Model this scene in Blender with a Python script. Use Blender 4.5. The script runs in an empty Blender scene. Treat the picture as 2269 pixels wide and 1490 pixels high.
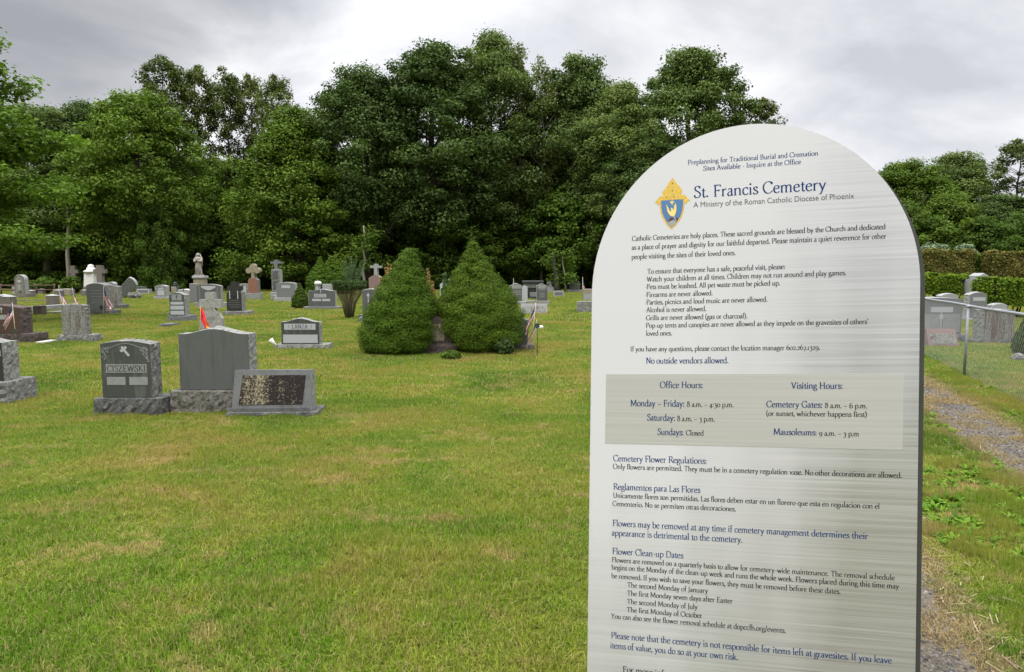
import bpy, bmesh, math, random
import numpy as np
from mathutils import Vector, Matrix

random.seed(7)
rng = np.random.default_rng(11)
scene = bpy.context.scene
col = scene.collection
R = math.radians

# ------------------------------------------------------------------ camera
CAM_H, PITCH, FPX, CX, CY = 1.65, R(5.5), 1513.0, 1134.5, 745.0
cam_d = bpy.data.cameras.new("camera")
cam_d.sensor_width = 36.0
cam_d.lens = FPX / 2269.0 * 36.0
cam_d.clip_start = 0.05
cam_d.clip_end = 2000.0
cam = bpy.data.objects.new("camera", cam_d)
cam.location = (0, 0, CAM_H)
cam.rotation_euler = (math.pi / 2 - PITCH, 0, 0)
col.objects.link(cam)
scene.camera = cam

# ------------------------------------------------------------------ sky, sun, exposure
SUN_EL, SUN_AZ = R(58), R(215)        # azimuth clockwise from +Y: behind the camera, to the left
sun_dir = Vector((math.sin(SUN_AZ) * math.cos(SUN_EL), math.cos(SUN_AZ) * math.cos(SUN_EL), math.sin(SUN_EL)))
sd = bpy.data.lights.new("sun", 'SUN')
sd.energy = 1.5
sd.angle = R(14)
sd.color = (1.0, 0.95, 0.87)
sun = bpy.data.objects.new("sun", sd)
sun.rotation_euler = (-sun_dir).to_track_quat('-Z', 'Y').to_euler()
sun.location = (0, -20, 40)
col.objects.link(sun)

scene.view_settings.view_transform = 'Standard'
scene.view_settings.look = 'None'
scene.view_settings.exposure = 0.22
scene.view_settings.gamma = 1.0

def lk(t, a, b): t.links.new(a, b)

def build_world():
    w = bpy.data.worlds.new("World")
    scene.world = w
    w.use_nodes = True
    t = w.node_tree
    N = t.nodes
    N.clear()
    out = N.new('ShaderNodeOutputWorld')
    sky = N.new('ShaderNodeTexSky')
    sky.sky_type = 'NISHITA'
    sky.sun_disc = False
    sky.sun_elevation = SUN_EL
    sky.sun_rotation = SUN_AZ
    bg1 = N.new('ShaderNodeBackground'); bg1.inputs[1].default_value = 0.07
    lk(t, sky.outputs[0], bg1.inputs[0])
    tc = N.new('ShaderNodeTexCoord')
    sep = N.new('ShaderNodeSeparateXYZ'); lk(t, tc.outputs['Generated'], sep.inputs[0])
    def m(op, a, b=None, c=None, clamp=False):
        n = N.new('ShaderNodeMath'); n.operation = op; n.use_clamp = clamp
        for i, x in enumerate((a, b, c)):
            if x is None: continue
            if isinstance(x, (int, float)): n.inputs[i].default_value = x
            else: lk(t, x, n.inputs[i])
        return n.outputs[0]
    el = m('MAXIMUM', sep.outputs[2], 0.0)
    den = m('ADD', el, 0.38)
    u = m('DIVIDE', sep.outputs[0], den)
    v = m('DIVIDE', sep.outputs[1], den)
    cmb = N.new('ShaderNodeCombineXYZ'); lk(t, u, cmb.inputs[0]); lk(t, v, cmb.inputs[1])
    n1 = N.new('ShaderNodeTexNoise'); n1.inputs['Scale'].default_value = 2.6
    n1.inputs['Detail'].default_value = 7; n1.inputs['Roughness'].default_value = 0.55
    n1.inputs['Distortion'].default_value = 0.35
    mp = N.new('ShaderNodeMapping'); mp.inputs['Location'].default_value = (3.7, 1.15, 0.0)
    mp.inputs['Rotation'].default_value = (0, 0, R(-20))
    mp.inputs['Scale'].default_value = (0.85, 1.0, 1)
    lk(t, cmb.outputs[0], mp.inputs[0]); lk(t, mp.outputs[0], n1.inputs['Vector'])
    rp = N.new('ShaderNodeValToRGB')
    e = rp.color_ramp.elements
    e[0].position = 0.33; e[0].color = (0.62, 0.63, 0.68, 1)
    e[1].position = 0.68; e[1].color = (1.02, 1.02, 1.03, 1)
    e2 = rp.color_ramp.elements.new(0.50); e2.color = (0.80, 0.805, 0.845, 1)
    lk(t, n1.outputs['Fac'], rp.inputs[0])
    # a big dark bank of cloud up to the left
    d0 = Vector((-0.66, 0.86, 0.50)).normalized()
    vm = N.new('ShaderNodeVectorMath'); vm.operation = 'DOT_PRODUCT'
    lk(t, tc.outputs['Generated'], vm.inputs[0]); vm.inputs[1].default_value = d0
    mr = N.new('ShaderNodeMapRange'); mr.interpolation_type = 'SMOOTHSTEP'
    mr.inputs[1].default_value = 0.905; mr.inputs[2].default_value = 0.985
    mr.inputs[3].default_value = 1.0; mr.inputs[4].default_value = 0.62
    wob = m('MULTIPLY', m('SUBTRACT', n1.outputs['Fac'], 0.5), -0.10)
    lk(t, m('ADD', vm.outputs['Value'], wob), mr.inputs[0])
    # a bright break in it
    d1 = Vector((-0.20, 0.90, 0.30)).normalized()
    vm2 = N.new('ShaderNodeVectorMath'); vm2.operation = 'DOT_PRODUCT'
    lk(t, tc.outputs['Generated'], vm2.inputs[0]); vm2.inputs[1].default_value = d1
    mr2 = N.new('ShaderNodeMapRange'); mr2.interpolation_type = 'SMOOTHSTEP'
    mr2.inputs[1].default_value = 0.94; mr2.inputs[2].default_value = 1.0
    mr2.inputs[3].default_value = 1.0; mr2.inputs[4].default_value = 1.18
    lk(t, vm2.outputs['Value'], mr2.inputs[0])
    # overcast dome: brighter towards the zenith
    mz = N.new('ShaderNodeMapRange'); mz.interpolation_type = 'SMOOTHSTEP'
    mz.inputs[1].default_value = 0.34; mz.inputs[2].default_value = 0.90
    mz.inputs[3].default_value = 0.0; mz.inputs[4].default_value = SKY_ZENITH
    lk(t, el, mz.inputs[0])
    # sky behind the camera dimmed, an added falloff that deepens top-lit contrast
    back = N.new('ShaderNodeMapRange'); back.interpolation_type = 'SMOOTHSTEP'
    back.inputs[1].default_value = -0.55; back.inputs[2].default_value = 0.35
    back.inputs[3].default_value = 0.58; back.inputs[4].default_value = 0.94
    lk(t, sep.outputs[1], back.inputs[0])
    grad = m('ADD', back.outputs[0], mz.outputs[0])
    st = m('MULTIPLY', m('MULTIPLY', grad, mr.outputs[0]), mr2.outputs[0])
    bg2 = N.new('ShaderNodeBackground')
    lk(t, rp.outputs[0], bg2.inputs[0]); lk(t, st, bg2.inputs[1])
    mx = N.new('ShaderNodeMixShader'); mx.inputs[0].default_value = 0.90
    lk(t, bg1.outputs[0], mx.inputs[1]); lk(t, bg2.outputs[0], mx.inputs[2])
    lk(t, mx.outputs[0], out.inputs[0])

SKY_ZENITH = 4.2
build_world()
scene.cycles.max_bounces = 6
scene.cycles.diffuse_bounces = 3
scene.cycles.glossy_bounces = 3
scene.cycles.transmission_bounces = 3
scene.cycles.transparent_max_bounces = 6
scene.cycles.use_denoising = True

# ------------------------------------------------------------------ where a thing stands
_c, _s = math.cos(PITCH), math.sin(PITCH)
def at(px, py, Y):
    """the point at distance Y (along the lawn) seen in the direction of a photo pixel"""
    a, b = (px - CX) / FPX, (py - CY) / FPX
    k = Y / (_c - b * _s)
    return Vector((a * k, Y, CAM_H + k * (-_s - b * _c)))
def G(px, py):
    b = (py - CY) / FPX
    return at(px, py, CAM_H * (_c - b * _s) / (_s + b * _c))

# ------------------------------------------------------------------ object helpers
def tag(o, label=None, cat=None, group=None, kind=None):
    if label: o['label'] = label
    if cat: o['category'] = cat
    if group: o['group'] = group
    if kind: o['kind'] = kind
    return o
def thing(name, label, cat, loc, rz=0.0, group=None):
    o = bpy.data.objects.new(name, None)
    o.empty_display_size = 0.1
    col.objects.link(o)
    o.location = loc
    o.rotation_euler = (0, 0, rz)
    return tag(o, label, cat, group)
def link(name, me, parent=None, mats=None):
    o = bpy.data.objects.new(name, me)
    col.objects.link(o)
    if mats:
        for mt in mats: me.materials.append(mt)
    if parent is not None: o.parent = parent
    return o
def copy_thing(root, loc, rz=None, scale=None):
    c = root.copy(); col.objects.link(c)
    c.location = loc
    if rz is not None: c.rotation_euler = (0, 0, rz)
    if scale is not None: c.scale = scale
    for ch in list(root.children):
        d = ch.copy(); col.objects.link(d); d.parent = c
        for g in list(ch.children):
            e = g.copy(); col.objects.link(e); e.parent = d
    return c

class MB:
    """collects shapes, builds them as ONE mesh object"""
    def __init__(s): s.v = []; s.f = []; s.m = []; s.sm = []
    def add(s, vs, fs, mi=0, smooth=False):
        n = len(s.v)
        s.v += [tuple(x) for x in vs]
        for f in fs:
            s.f.append(tuple(i + n for i in f)); s.m.append(mi); s.sm.append(smooth)
    def box(s, x0, x1, y0, y1, z0, z1, mi=0, bev=0.0):
        if bev <= 0:
            v = [(x, y, z) for z in (z0, z1) for y in (y0, y1) for x in (x0, x1)]
            s.add(v, [(0, 2, 3, 1), (4, 5, 7, 6), (0, 1, 5, 4), (2, 6, 7, 3), (0, 4, 6, 2), (1, 3, 7, 5)], mi)
        else:
            b = bev
            o = [(x0 + b, y0), (x1 - b, y0), (x1, y0 + b), (x1, y1 - b), (x1 - b, y1), (x0 + b, y1), (x0, y1 - b), (x0, y0 + b)]
            i = [(x0 + b, y0 + b), (x1 - b, y0 + b), (x1 - b, y0 + b), (x1 - b, y1 - b), (x1 - b, y1 - b), (x0 + b, y1 - b), (x0 + b, y1 - b), (x0 + b, y0 + b)]
            v = [(x, y, z0) for x, y in o] + [(x, y, z1 - b) for x, y in o] + [(x, y, z1) for x, y in i]
            f = [tuple(reversed(range(8)))]
            for r_ in (0, 8):
                f += [(r_ + k, r_ + (k + 1) % 8, r_ + 8 + (k + 1) % 8, r_ + 8 + k) for k in range(8)]
            f += [tuple(range(16, 24))]
            s.add(v, f, mi)
    def tube(s, pts, rad, n=6, mi=0, smooth=True, cap=True):
        pts = [Vector(p) for p in pts]
        if not isinstance(rad, (list, tuple)): rad = [rad] * len(pts)
        vs = []; fs = []
        up = None
        for i, p in enumerate(pts):
            d = (pts[min(i + 1, len(pts) - 1)] - pts[max(i - 1, 0)]).normalized()
            if up is None:
                up = d.cross(Vector((0.3, 0.9, 0.2))).normalized()
            up = (up - d * up.dot(d)).normalized()
            w = d.cross(up)
            for k in range(n):
                a = 2 * math.pi * k / n
                vs.append(p + (up * math.cos(a) + w * math.sin(a)) * rad[i])
        for i in range(len(pts) - 1):
            for k in range(n):
                fs.append((i * n + k, i * n + (k + 1) % n, (i + 1) * n + (k + 1) % n, (i + 1) * n + k))
        if cap:
            fs.append(tuple(range(n))[::-1]); fs.append(tuple((len(pts) - 1) * n + k for k in range(n)))
        s.add(vs, fs, mi, smooth)
    def lathe(s, prof, n=16, cx=0, cy=0, mi=0, smooth=True, ry=1.0, fold=0.0, nf=7):
        vs = []
        for r_, z in prof:
            for k in range(n):
                a = 2 * math.pi * k / n
                q = r_ * (1 + fold * math.sin(nf * a + z * 2))
                vs.append((cx + q * math.cos(a), cy + q * ry * math.sin(a), z))
        fs = []
        for i in range(len(prof) - 1):
            for k in range(n):
                fs.append((i * n + k, i * n + (k + 1) % n, (i + 1) * n + (k + 1) % n, (i + 1) * n + k))
        fs.append(tuple(range(n))[::-1]); fs.append(tuple((len(prof) - 1) * n + k for k in range(n)))
        s.add(vs, fs, mi, smooth)
    def ball(s, c, rx, ry=None, rz=None, mi=0, n=10, jit=0.0):
        ry = ry or rx; rz = rz or rx
        vs = []; h = n // 2
        for i in range(h + 1):
            t = math.pi * i / h
            for k in range(n):
                a = 2 * math.pi * k / n
                j = 1 + jit * random.uniform(-1, 1)
                vs.append((c[0] + rx * j * math.sin(t) * math.cos(a), c[1] + ry * j * math.sin(t) * math.sin(a), c[2] + rz * j * math.cos(t)))
        fs = [(i * n + k, (i + 1) * n + k, (i + 1) * n + (k + 1) % n, i * n + (k + 1) % n) for i in range(h) for k in range(n)]
        s.add(vs, fs, mi, jit == 0)
    def poly(s, pts, y=0.0, mi=0):
        """flat polygon in the local XZ plane, looking towards -Y"""
        s.add([(x, y, z) for x, z in pts], [tuple(range(len(pts)))], mi)
    def plate(s, pts, y0, y1, mi=0, mside=None):
        """polygon in XZ with thickness from y0 (front) to y1"""
        n = len(pts)
        v = [(x, y0, z) for x, z in pts] + [(x, y1, z) for x, z in pts]
        s.add(v, [tuple(range(n)), tuple(range(2 * n - 1, n - 1, -1))], mi)
        s.add(v, [(k, k + n, (k + 1) % n + n, (k + 1) % n) for k in range(n)], mi if mside is None else mside)
    def slab(s, outline, y0, y1, rough=0.0, bev=0.006, mi_f=0, mi_s=1, step=0.05, seed=0):
        """headstone body: polished front and back, rock-pitched or sawn edge"""
        r_ = random.Random(seed)
        pts = []
        n = len(outline)
        cx = sum(p[0] for p in outline) / n; cz = sum(p[1] for p in outline) / n
        for i in range(n):
            a, b = outline[i], outline[(i + 1) % n]
            L = math.hypot(b[0] - a[0], b[1] - a[1])
            k = max(1, int(L / step)) if rough > 0 else 1
            for j in range(k):
                pts.append((a[0] + (b[0] - a[0]) * j / k, a[1] + (b[1] - a[1]) * j / k))
        N = len(pts)
        def ins(p, d):
            L = math.hypot(p[0] - cx, p[1] - cz) or 1
            return (p[0] - (p[0] - cx) / L * d, p[1] - (p[1] - cz) / L * d)
        ny = max(2, int((y1 - y0) / step)) if rough > 0 else 1
        rings = [[(ins(p, bev)[0], y0, ins(p, bev)[1]) for p in pts]]
        for j in range(ny + 1):
            t = j / ny
            y = y0 + bev + (y1 - y0 - 2 * bev) * t
            edge = j in (0, ny)
            rr = []
            for p in pts:
                d = (r_.uniform(-1, 0.5) * rough * (0.35 if edge else 1.0)) if rough > 0 else 0
                if p[1] < 0.004: d = 0
                q = ins(p, -d + (0 if edge else -rough * 0.5))
                rr.append((q[0], y + (r_.uniform(-1, 1) * rough * 0.4 if not edge else 0), max(q[1], 0) if p[1] < 0.004 else q[1]))
            rings.append(rr)
        rings.append([(ins(p, bev)[0], y1, ins(p, bev)[1]) for p in pts])
        vs = [v for r0 in rings for v in r0]
        s.add(vs, [tuple(range(N))], mi_f)
        s.add(vs, [tuple((len(rings) - 1) * N + k for k in range(N))[::-1]], mi_f)
        s.add(vs, [(i * N + k, (i + 1) * N + k, (i + 1) * N + (k + 1) % N, i * N + (k + 1) % N) for i in range(len(rings) - 1) for k in range(N)], mi_s)
    def block(s, x0, x1, y0, y1, z0, z1, rough, mi=0, mi_top=None, step=0.045, seed=0):
        """plinth: rock-pitched sides, sawn top"""
        r_ = random.Random(seed)
        ring = []
        nx = max(1, int((x1 - x0) / step)); ny = max(1, int((y1 - y0) / step)); nz = max(2, int((z1 - z0) / step))
        for i in range(nx): ring.append((x0 + (x1 - x0) * i / nx, y0, 0, -1))
        for i in range(ny): ring.append((x1, y0 + (y1 - y0) * i / ny, 1, 0))
        for i in range(nx): ring.append((x1 - (x1 - x0) * i / nx, y1, 0, 1))
        for i in range(ny): ring.append((x0, y1 - (y1 - y0) * i / ny, -1, 0))
        N = len(ring); vs = []
        for j in range(nz + 1):
            z = z0 + (z1 - z0) * j / nz
            for x, y, ox, oy in ring:
                d = r_.uniform(-0.4, 1.0) * rough if j < nz else r_.uniform(-0.3, 0.3) * rough
                vs.append((x + ox * d, y + oy * d, z + (r_.uniform(-.5, .5) * rough if 0 < j < nz else 0)))
        s.add(vs, [(j * N + k, j * N + (k + 1) % N, (j + 1) * N + (k + 1) % N, (j + 1) * N + k) for j in range(nz) for k in range(N)], mi)
        s.add(vs, [tuple(nz * N + k for k in range(N))], mi if mi_top is None else mi_top)
    def build(s, name, mats, parent=None):
        me = bpy.data.meshes.new(name)
        me.from_pydata(s.v, [], s.f)
        if not isinstance(mats, (list, tuple)): mats = [mats]
        for mt in mats: me.materials.append(mt)
        me.polygons.foreach_set('material_index', s.m)
        me.polygons.foreach_set('use_smooth', s.sm)
        bm = bmesh.new(); bm.from_mesh(me)
        bmesh.ops.remove_doubles(bm, verts=bm.verts, dist=1e-6)
        bmesh.ops.recalc_face_normals(bm, faces=bm.faces)
        bm.to_mesh(me); bm.free()
        me.update()
        return link(name, me, parent)

# ------------------------------------------------------------------ materials
def new_mat(name):
    m_ = bpy.data.materials.new(name); m_.use_nodes = True
    t = m_.node_tree; t.nodes.clear()
    out = t.nodes.new('ShaderNodeOutputMaterial')
    b = t.nodes.new('ShaderNodeBsdfPrincipled')
    lk(t, b.outputs[0], out.inputs[0])
    return m_, t, b, out
def noise(t, vec, scale, detail=4, rough=0.55, dist=0.0):
    n = t.nodes.new('ShaderNodeTexNoise')
    n.inputs['Scale'].default_value = scale; n.inputs['Detail'].default_value = detail
    n.inputs['Roughness'].default_value = rough; n.inputs['Distortion'].default_value = dist
    if vec is not None: lk(t, vec, n.inputs['Vector'])
    return n.outputs['Fac']
def ramp(t, fac, stops):
    r_ = t.nodes.new('ShaderNodeValToRGB')
    els = r_.color_ramp.elements
    while len(els) < len(stops): els.new(0.5)
    for e, (p, c) in zip(els, stops):
        e.position = p; e.color = tuple(c) + (1,) if len(c) == 3 else c
    lk(t, fac, r_.inputs[0])
    return r_.outputs[0]
def mixc(t, fac, a, b, mode='MIX'):
    n = t.nodes.new('ShaderNodeMix'); n.data_type = 'RGBA'; n.blend_type = mode
    for sk, x in ((n.inputs[0], fac), (n.inputs[6], a), (n.inputs[7], b)):
        if isinstance(x, (int, float)): sk.default_value = x
        elif isinstance(x, tuple): sk.default_value = x + (1,) if len(x) == 3 else x
        else: lk(t, x, sk)
    return n.outputs[2]
def mth(t, op, a, b=None, clamp=False):
    n = t.nodes.new('ShaderNodeMath'); n.operation = op; n.use_clamp = clamp
    for i, x in enumerate((a, b)):
        if x is None: continue
        if isinstance(x, (int, float)): n.inputs[i].default_value = x
        else: lk(t, x, n.inputs[i])
    return n.outputs[0]
def bump(t, b, h, dist, strength=1.0):
    n = t.nodes.new('ShaderNodeBump'); n.inputs['Strength'].default_value = strength; n.inputs['Distance'].default_value = dist
    lk(t, h, n.inputs['Height']); lk(t, n.outputs[0], b.inputs['Normal'])
def obj_vec(t):
    """object coordinates moved by a random amount for each object"""
    tc = t.nodes.new('ShaderNodeTexCoord'); oi = t.nodes.new('ShaderNodeObjectInfo')
    a = t.nodes.new('ShaderNodeVectorMath'); a.operation = 'ADD'
    sc = t.nodes.new('ShaderNodeMath'); sc.operation = 'MULTIPLY'; sc.inputs[1].default_value = 37.0
    lk(t, oi.outputs['Random'], sc.inputs[0])
    lk(t, tc.outputs['Object'], a.inputs[0]); lk(t, sc.outputs[0], a.inputs[1])
    return a.outputs[0]

def plain(name, c, rough=0.6, metal=0.0, var=0.12, scale=20.0, spec=0.5):
    m_, t, b, _ = new_mat(name)
    v = obj_vec(t)
    f = noise(t, v, scale, 5)
    lo = tuple(x * (1 - var) for x in c); hi = tuple(min(1, x * (1 + var)) for x in c)
    lk(t, ramp(t, f, [(0.3, lo), (0.7, hi)]), b.inputs['Base Color'])
    b.inputs['Roughness'].default_value = rough; b.inputs['Metallic'].default_value = metal
    b.inputs['Specular IOR Level'].default_value = spec
    return m_
def granite(name, dark, light, rough=0.45, stain=None, stain_amt=0.35, stain2=None, bmp=0.0, speck=260.0, streak=False):
    """speckled stone with weathering stains of their own shape"""
    m_, t, b, _ = new_mat(name)
    v = obj_vec(t)
    f = noise(t, v, speck, 3, 0.7)
    c = ramp(t, f, [(0.38, dark), (0.62, light)])
    big = noise(t, v, 5.0, 6, 0.6)
    c = mixc(t, mth(t, 'MULTIPLY', big, 0.45), c, mixc(t, 0.5, c, (0.03, 0.03, 0.03)))
    if stain is not None:
        vv = v
        if streak:
            mp = t.nodes.new('ShaderNodeMapping'); mp.inputs['Scale'].default_value = (7.0, 7.0, 0.9); lk(t, v, mp.inputs[0]); vv = mp.outputs[0]
        s1 = noise(t, vv, 9.0 if not streak else 1.6, 9, 0.72, 0.4)
        mr = t.nodes.new('ShaderNodeMapRange'); mr.inputs[1].default_value = 0.49; mr.inputs[2].default_value = 0.61
        mr.inputs[4].default_value = stain_amt; lk(t, s1, mr.inputs[0])
        c = mixc(t, mr.outputs[0], c, stain)
    if stain2 is not None:
        mp = t.nodes.new('ShaderNodeMapping'); mp.inputs['Location'].default_value = (11, 5, 3); lk(t, v, mp.inputs[0])
        s2 = noise(t, mp.outputs[0], 22.0, 8, 0.75)
        mr = t.nodes.new('ShaderNodeMapRange'); mr.inputs[1].default_value = 0.525; mr.inputs[2].default_value = 0.585
        mr.inputs[4].default_value = 0.8; lk(t, s2, mr.inputs[0])
        c = mixc(t, mr.outputs[0], c, stain2)
    lk(t, c, b.inputs['Base Color'])
    b.inputs['Roughness'].default_value = rough
    b.inputs['Specular IOR Level'].default_value = 0.4
    if bmp > 0:
        h = noise(t, v, 19.0, 9, 0.72)
        bump(t, b, h, bmp * 2.6)
    return m_

LICH = (0.30, 0.32, 0.22); BLACK = (0.035, 0.033, 0.03); RUST = (0.10, 0.055, 0.035); MOSS = (0.05, 0.065, 0.018)
M = {}
M['polished_dark'] = granite('polished_dark_granite', (0.040, 0.045, 0.042), (0.075, 0.080, 0.074), 0.32, (0.14, 0.15, 0.125), 0.45, streak=True)
M['polished_grey'] = granite('polished_grey_granite', (0.075, 0.079, 0.078), (0.13, 0.135, 0.13), 0.35, (0.055, 0.056, 0.052), 0.45, streak=True)
M['polished_black'] = granite('polished_black_granite', (0.020, 0.020, 0.020), (0.045, 0.045, 0.043), 0.25)
M['grey'] = granite('steeled_grey_granite', (0.12, 0.124, 0.126), (0.20, 0.205, 0.208), 0.6, (0.12, 0.12, 0.11), 0.3)
M['light'] = granite('pale_granite', (0.23, 0.235, 0.235), (0.36, 0.365, 0.36), 0.7, (0.22, 0.22, 0.20), 0.35)
M['white'] = granite('white_marble', (0.60, 0.59, 0.56), (0.72, 0.71, 0.68), 0.55, (0.34, 0.33, 0.29), 0.4, speck=40)
M['marble_old'] = granite('weathered_marble', (0.26, 0.26, 0.245), (0.40, 0.395, 0.37), 0.75, (0.16, 0.16, 0.09), 0.6, (0.13,0.13,0.11), bmp=0.003, speck=90)
M['rough'] = granite('rock_pitched_granite', (0.11, 0.11, 0.105), (0.27, 0.27, 0.255), 0.85, (0.34, 0.34, 0.29), 0.8, (0.045, 0.04, 0.036), bmp=0.012, speck=130)
M['rough_light'] = granite('pale_rock_pitched_granite', (0.17, 0.172, 0.165), (0.36, 0.36, 0.34), 0.85, LICH, 0.6, (0.06, 0.055, 0.048), bmp=0.012, speck=130)
M['rough_dark'] = granite('dark_rock_pitched_granite', (0.055, 0.055, 0.052), (0.14, 0.14, 0.132), 0.85, (0.24, 0.24, 0.21), 0.6, (0.04, 0.04, 0.035), bmp=0.012, speck=130)
M['stained'] = granite('rust_stained_rough_granite', (0.16, 0.165, 0.15), (0.33, 0.335, 0.30), 0.85, RUST, 0.9, (0.09, 0.085, 0.075), bmp=0.014, speck=120, streak=True)
M['mossy'] = granite('mossy_granite', (0.13, 0.125, 0.11), (0.24, 0.23, 0.21), 0.9, MOSS, 0.85, (0.05, 0.03, 0.015), bmp=0.01, speck=120)
M['brown'] = granite('polished_brown_granite', (0.045, 0.028, 0.022), (0.085, 0.052, 0.040), 0.3)
M['brown_rough'] = granite('rough_brown_granite', (0.055, 0.040, 0.034), (0.130, 0.098, 0.083), 0.85, (0.035, 0.026, 0.022), 0.7, bmp=0.012, speck=130)
M['red'] = granite('red_sandstone', (0.19, 0.085, 0.050), (0.27, 0.125, 0.075), 0.75)
M['tan_stone'] = granite('lichened_tan_stone', (0.20, 0.165, 0.125), (0.32, 0.275, 0.215), 0.85, (0.33, 0.30, 0.12), 0.5, bmp=0.006)
M['pink'] = granite('pink_granite', (0.17, 0.105, 0.095), (0.27, 0.18, 0.165), 0.7)
M['frame_grey'] = granite('sawn_grey_granite', (0.085, 0.088, 0.088), (0.15, 0.155, 0.155), 0.75, (0.06, 0.058, 0.05), 0.6)
M['pale_worn'] = granite('worn_pale_granite', (0.20, 0.20, 0.20), (0.31, 0.31, 0.305), 0.8, (0.13, 0.125, 0.11), 0.5)
M['panel'] = granite('frosted_inscription', (0.20, 0.21, 0.20), (0.30, 0.31, 0.295), 0.8, (0.14, 0.14, 0.12), 0.3, speck=200)
M['panel_light'] = granite('pale_frosted_inscription', (0.34, 0.355, 0.36), (0.44, 0.455, 0.46), 0.8, speck=200)
M['bronze'] = granite('weathered_bronze_plaque', (0.018, 0.011, 0.010), (0.045, 0.030, 0.024), 0.5, (0.24, 0.215, 0.135), 0.0, (0.24, 0.215, 0.14), speck=60)
def plaque_mat():
    m_, t, b, _ = new_mat('weathered_bronze_plaque')
    tc = t.nodes.new('ShaderNodeTexCoord'); v = tc.outputs['Object']
    sp = t.nodes.new('ShaderNodeSeparateXYZ'); lk(t, v, sp.inputs[0])
    f = mth(t, 'ADD', mth(t, 'MULTIPLY', mth(t, 'SUBTRACT', noise(t, v, 48.0, 9, 0.8), .5), 1.5), .5)
    mp = t.nodes.new('ShaderNodeMapping'); mp.inputs['Scale'].default_value = (5.5, 0.4, 0.4); mp.inputs['Location'].default_value = (2.3, 0, 0); lk(t, v, mp.inputs[0])
    bandn = noise(t, mp.outputs[0], 1.0, 2, .5)
    side = mth(t, 'MULTIPLY', mth(t, 'ADD', sp.outputs[0], 0.15), -0.20)
    q = mth(t, 'ADD', f, mth(t, 'ADD', mth(t, 'MULTIPLY', side, 1.0), mth(t, 'MULTIPLY', mth(t, 'SUBTRACT', bandn, .5), .55)))
    lk(t, ramp(t, q, [(0.49, (0.019, 0.014, 0.013)), (0.55, (0.042, 0.034, 0.029)), (0.585, (0.22, 0.195, 0.12)), (0.8, (0.27, 0.245, 0.16))]), b.inputs['Base Color'])
    b.inputs['Roughness'].default_value = .7; b.inputs['Specular IOR Level'].default_value = .12
    bump(t, b, f, .004)
    return m_
M['bronze'] = plaque_mat()
M['letter_dark'] = plain('dark_engraving', (0.035, 0.035, 0.033), 0.7)
M['letter_mid'] = plain('shallow_engraving', (0.12, 0.12, 0.115), 0.7)
M['letter_light'] = plain('pale_engraving', (0.30, 0.31, 0.30), 0.7)
M['concrete'] = granite('cast_concrete', (0.115, 0.10, 0.085), (0.21, 0.19, 0.165), 0.9, (0.06, 0.05, 0.04), 0.6, bmp=0.006)
M['statue_stone'] = granite('weathered_statue_stone', (0.28, 0.25, 0.21), (0.44, 0.40, 0.34), 0.8, (0.07, 0.055, 0.045), 0.7, speck=60)
M['galv'] = plain('galvanised_steel', (0.24, 0.255, 0.275), 0.6, 0.3, 0.25, 60)
M['wire'] = plain('galvanised_wire', (0.22, 0.235, 0.25), 0.55, 0.4, 0.2, 30)
M['bark'] = granite('tree_bark', (0.045, 0.036, 0.027), (0.11, 0.09, 0.07), 0.95, bmp=0.02, speck=14)
M['bark_pale'] = granite('pale_bark', (0.16, 0.14, 0.115), (0.30, 0.27, 0.22), 0.95, bmp=0.01, speck=18)
M['twig'] = plain('bare_twigs', (0.17, 0.135, 0.085), 0.9, 0, 0.4, 40)
M['red_cloth'] = plain('red_flag_cloth', (0.55, 0.015, 0.02), 0.85)
M['gold_cloth'] = plain('gold_flag_fringe', (0.70, 0.28, 0.02), 0.8)
M['finial'] = plain('dull_gold_finial', (0.20, 0.14, 0.04), 0.5, 0.4)
M['white_cloth'] = plain('white_flag_cloth', (0.72, 0.68, 0.68), 0.85)
M['stripe_cloth'] = plain('red_stripe_cloth', (0.38, 0.03, 0.05), 0.85)
M['blue_cloth'] = plain('blue_canton_cloth', (0.03, 0.045, 0.14), 0.85)
M['staff'] = plain('wooden_flag_staff', (0.50, 0.40, 0.26), 0.7)
M['dark_metal'] = plain('dark_bronze', (0.03, 0.035, 0.028), 0.5, 0.3)
M['green_metal'] = plain('green_patina', (0.03, 0.055, 0.04), 0.6, 0.2)
M['white_plastic'] = plain('white_plastic', (0.70, 0.68, 0.62), 0.5)
M['flower_red'] = plain('red_petals', (0.60, 0.05, 0.03), 0.8)
M['flower_pink'] = plain('faded_straw_petals', (0.38, 0.28, 0.13), 0.8, 0, 0.4)
M['rail_rust'] = plain('rusty_pipe', (0.10, 0.055, 0.04), 0.8)
M['iron'] = plain('black_iron', (0.02, 0.02, 0.02), 0.6)
M['vault_front'] = plain('pale_niche_front', (0.16, 0.17, 0.17), 0.5)

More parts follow.
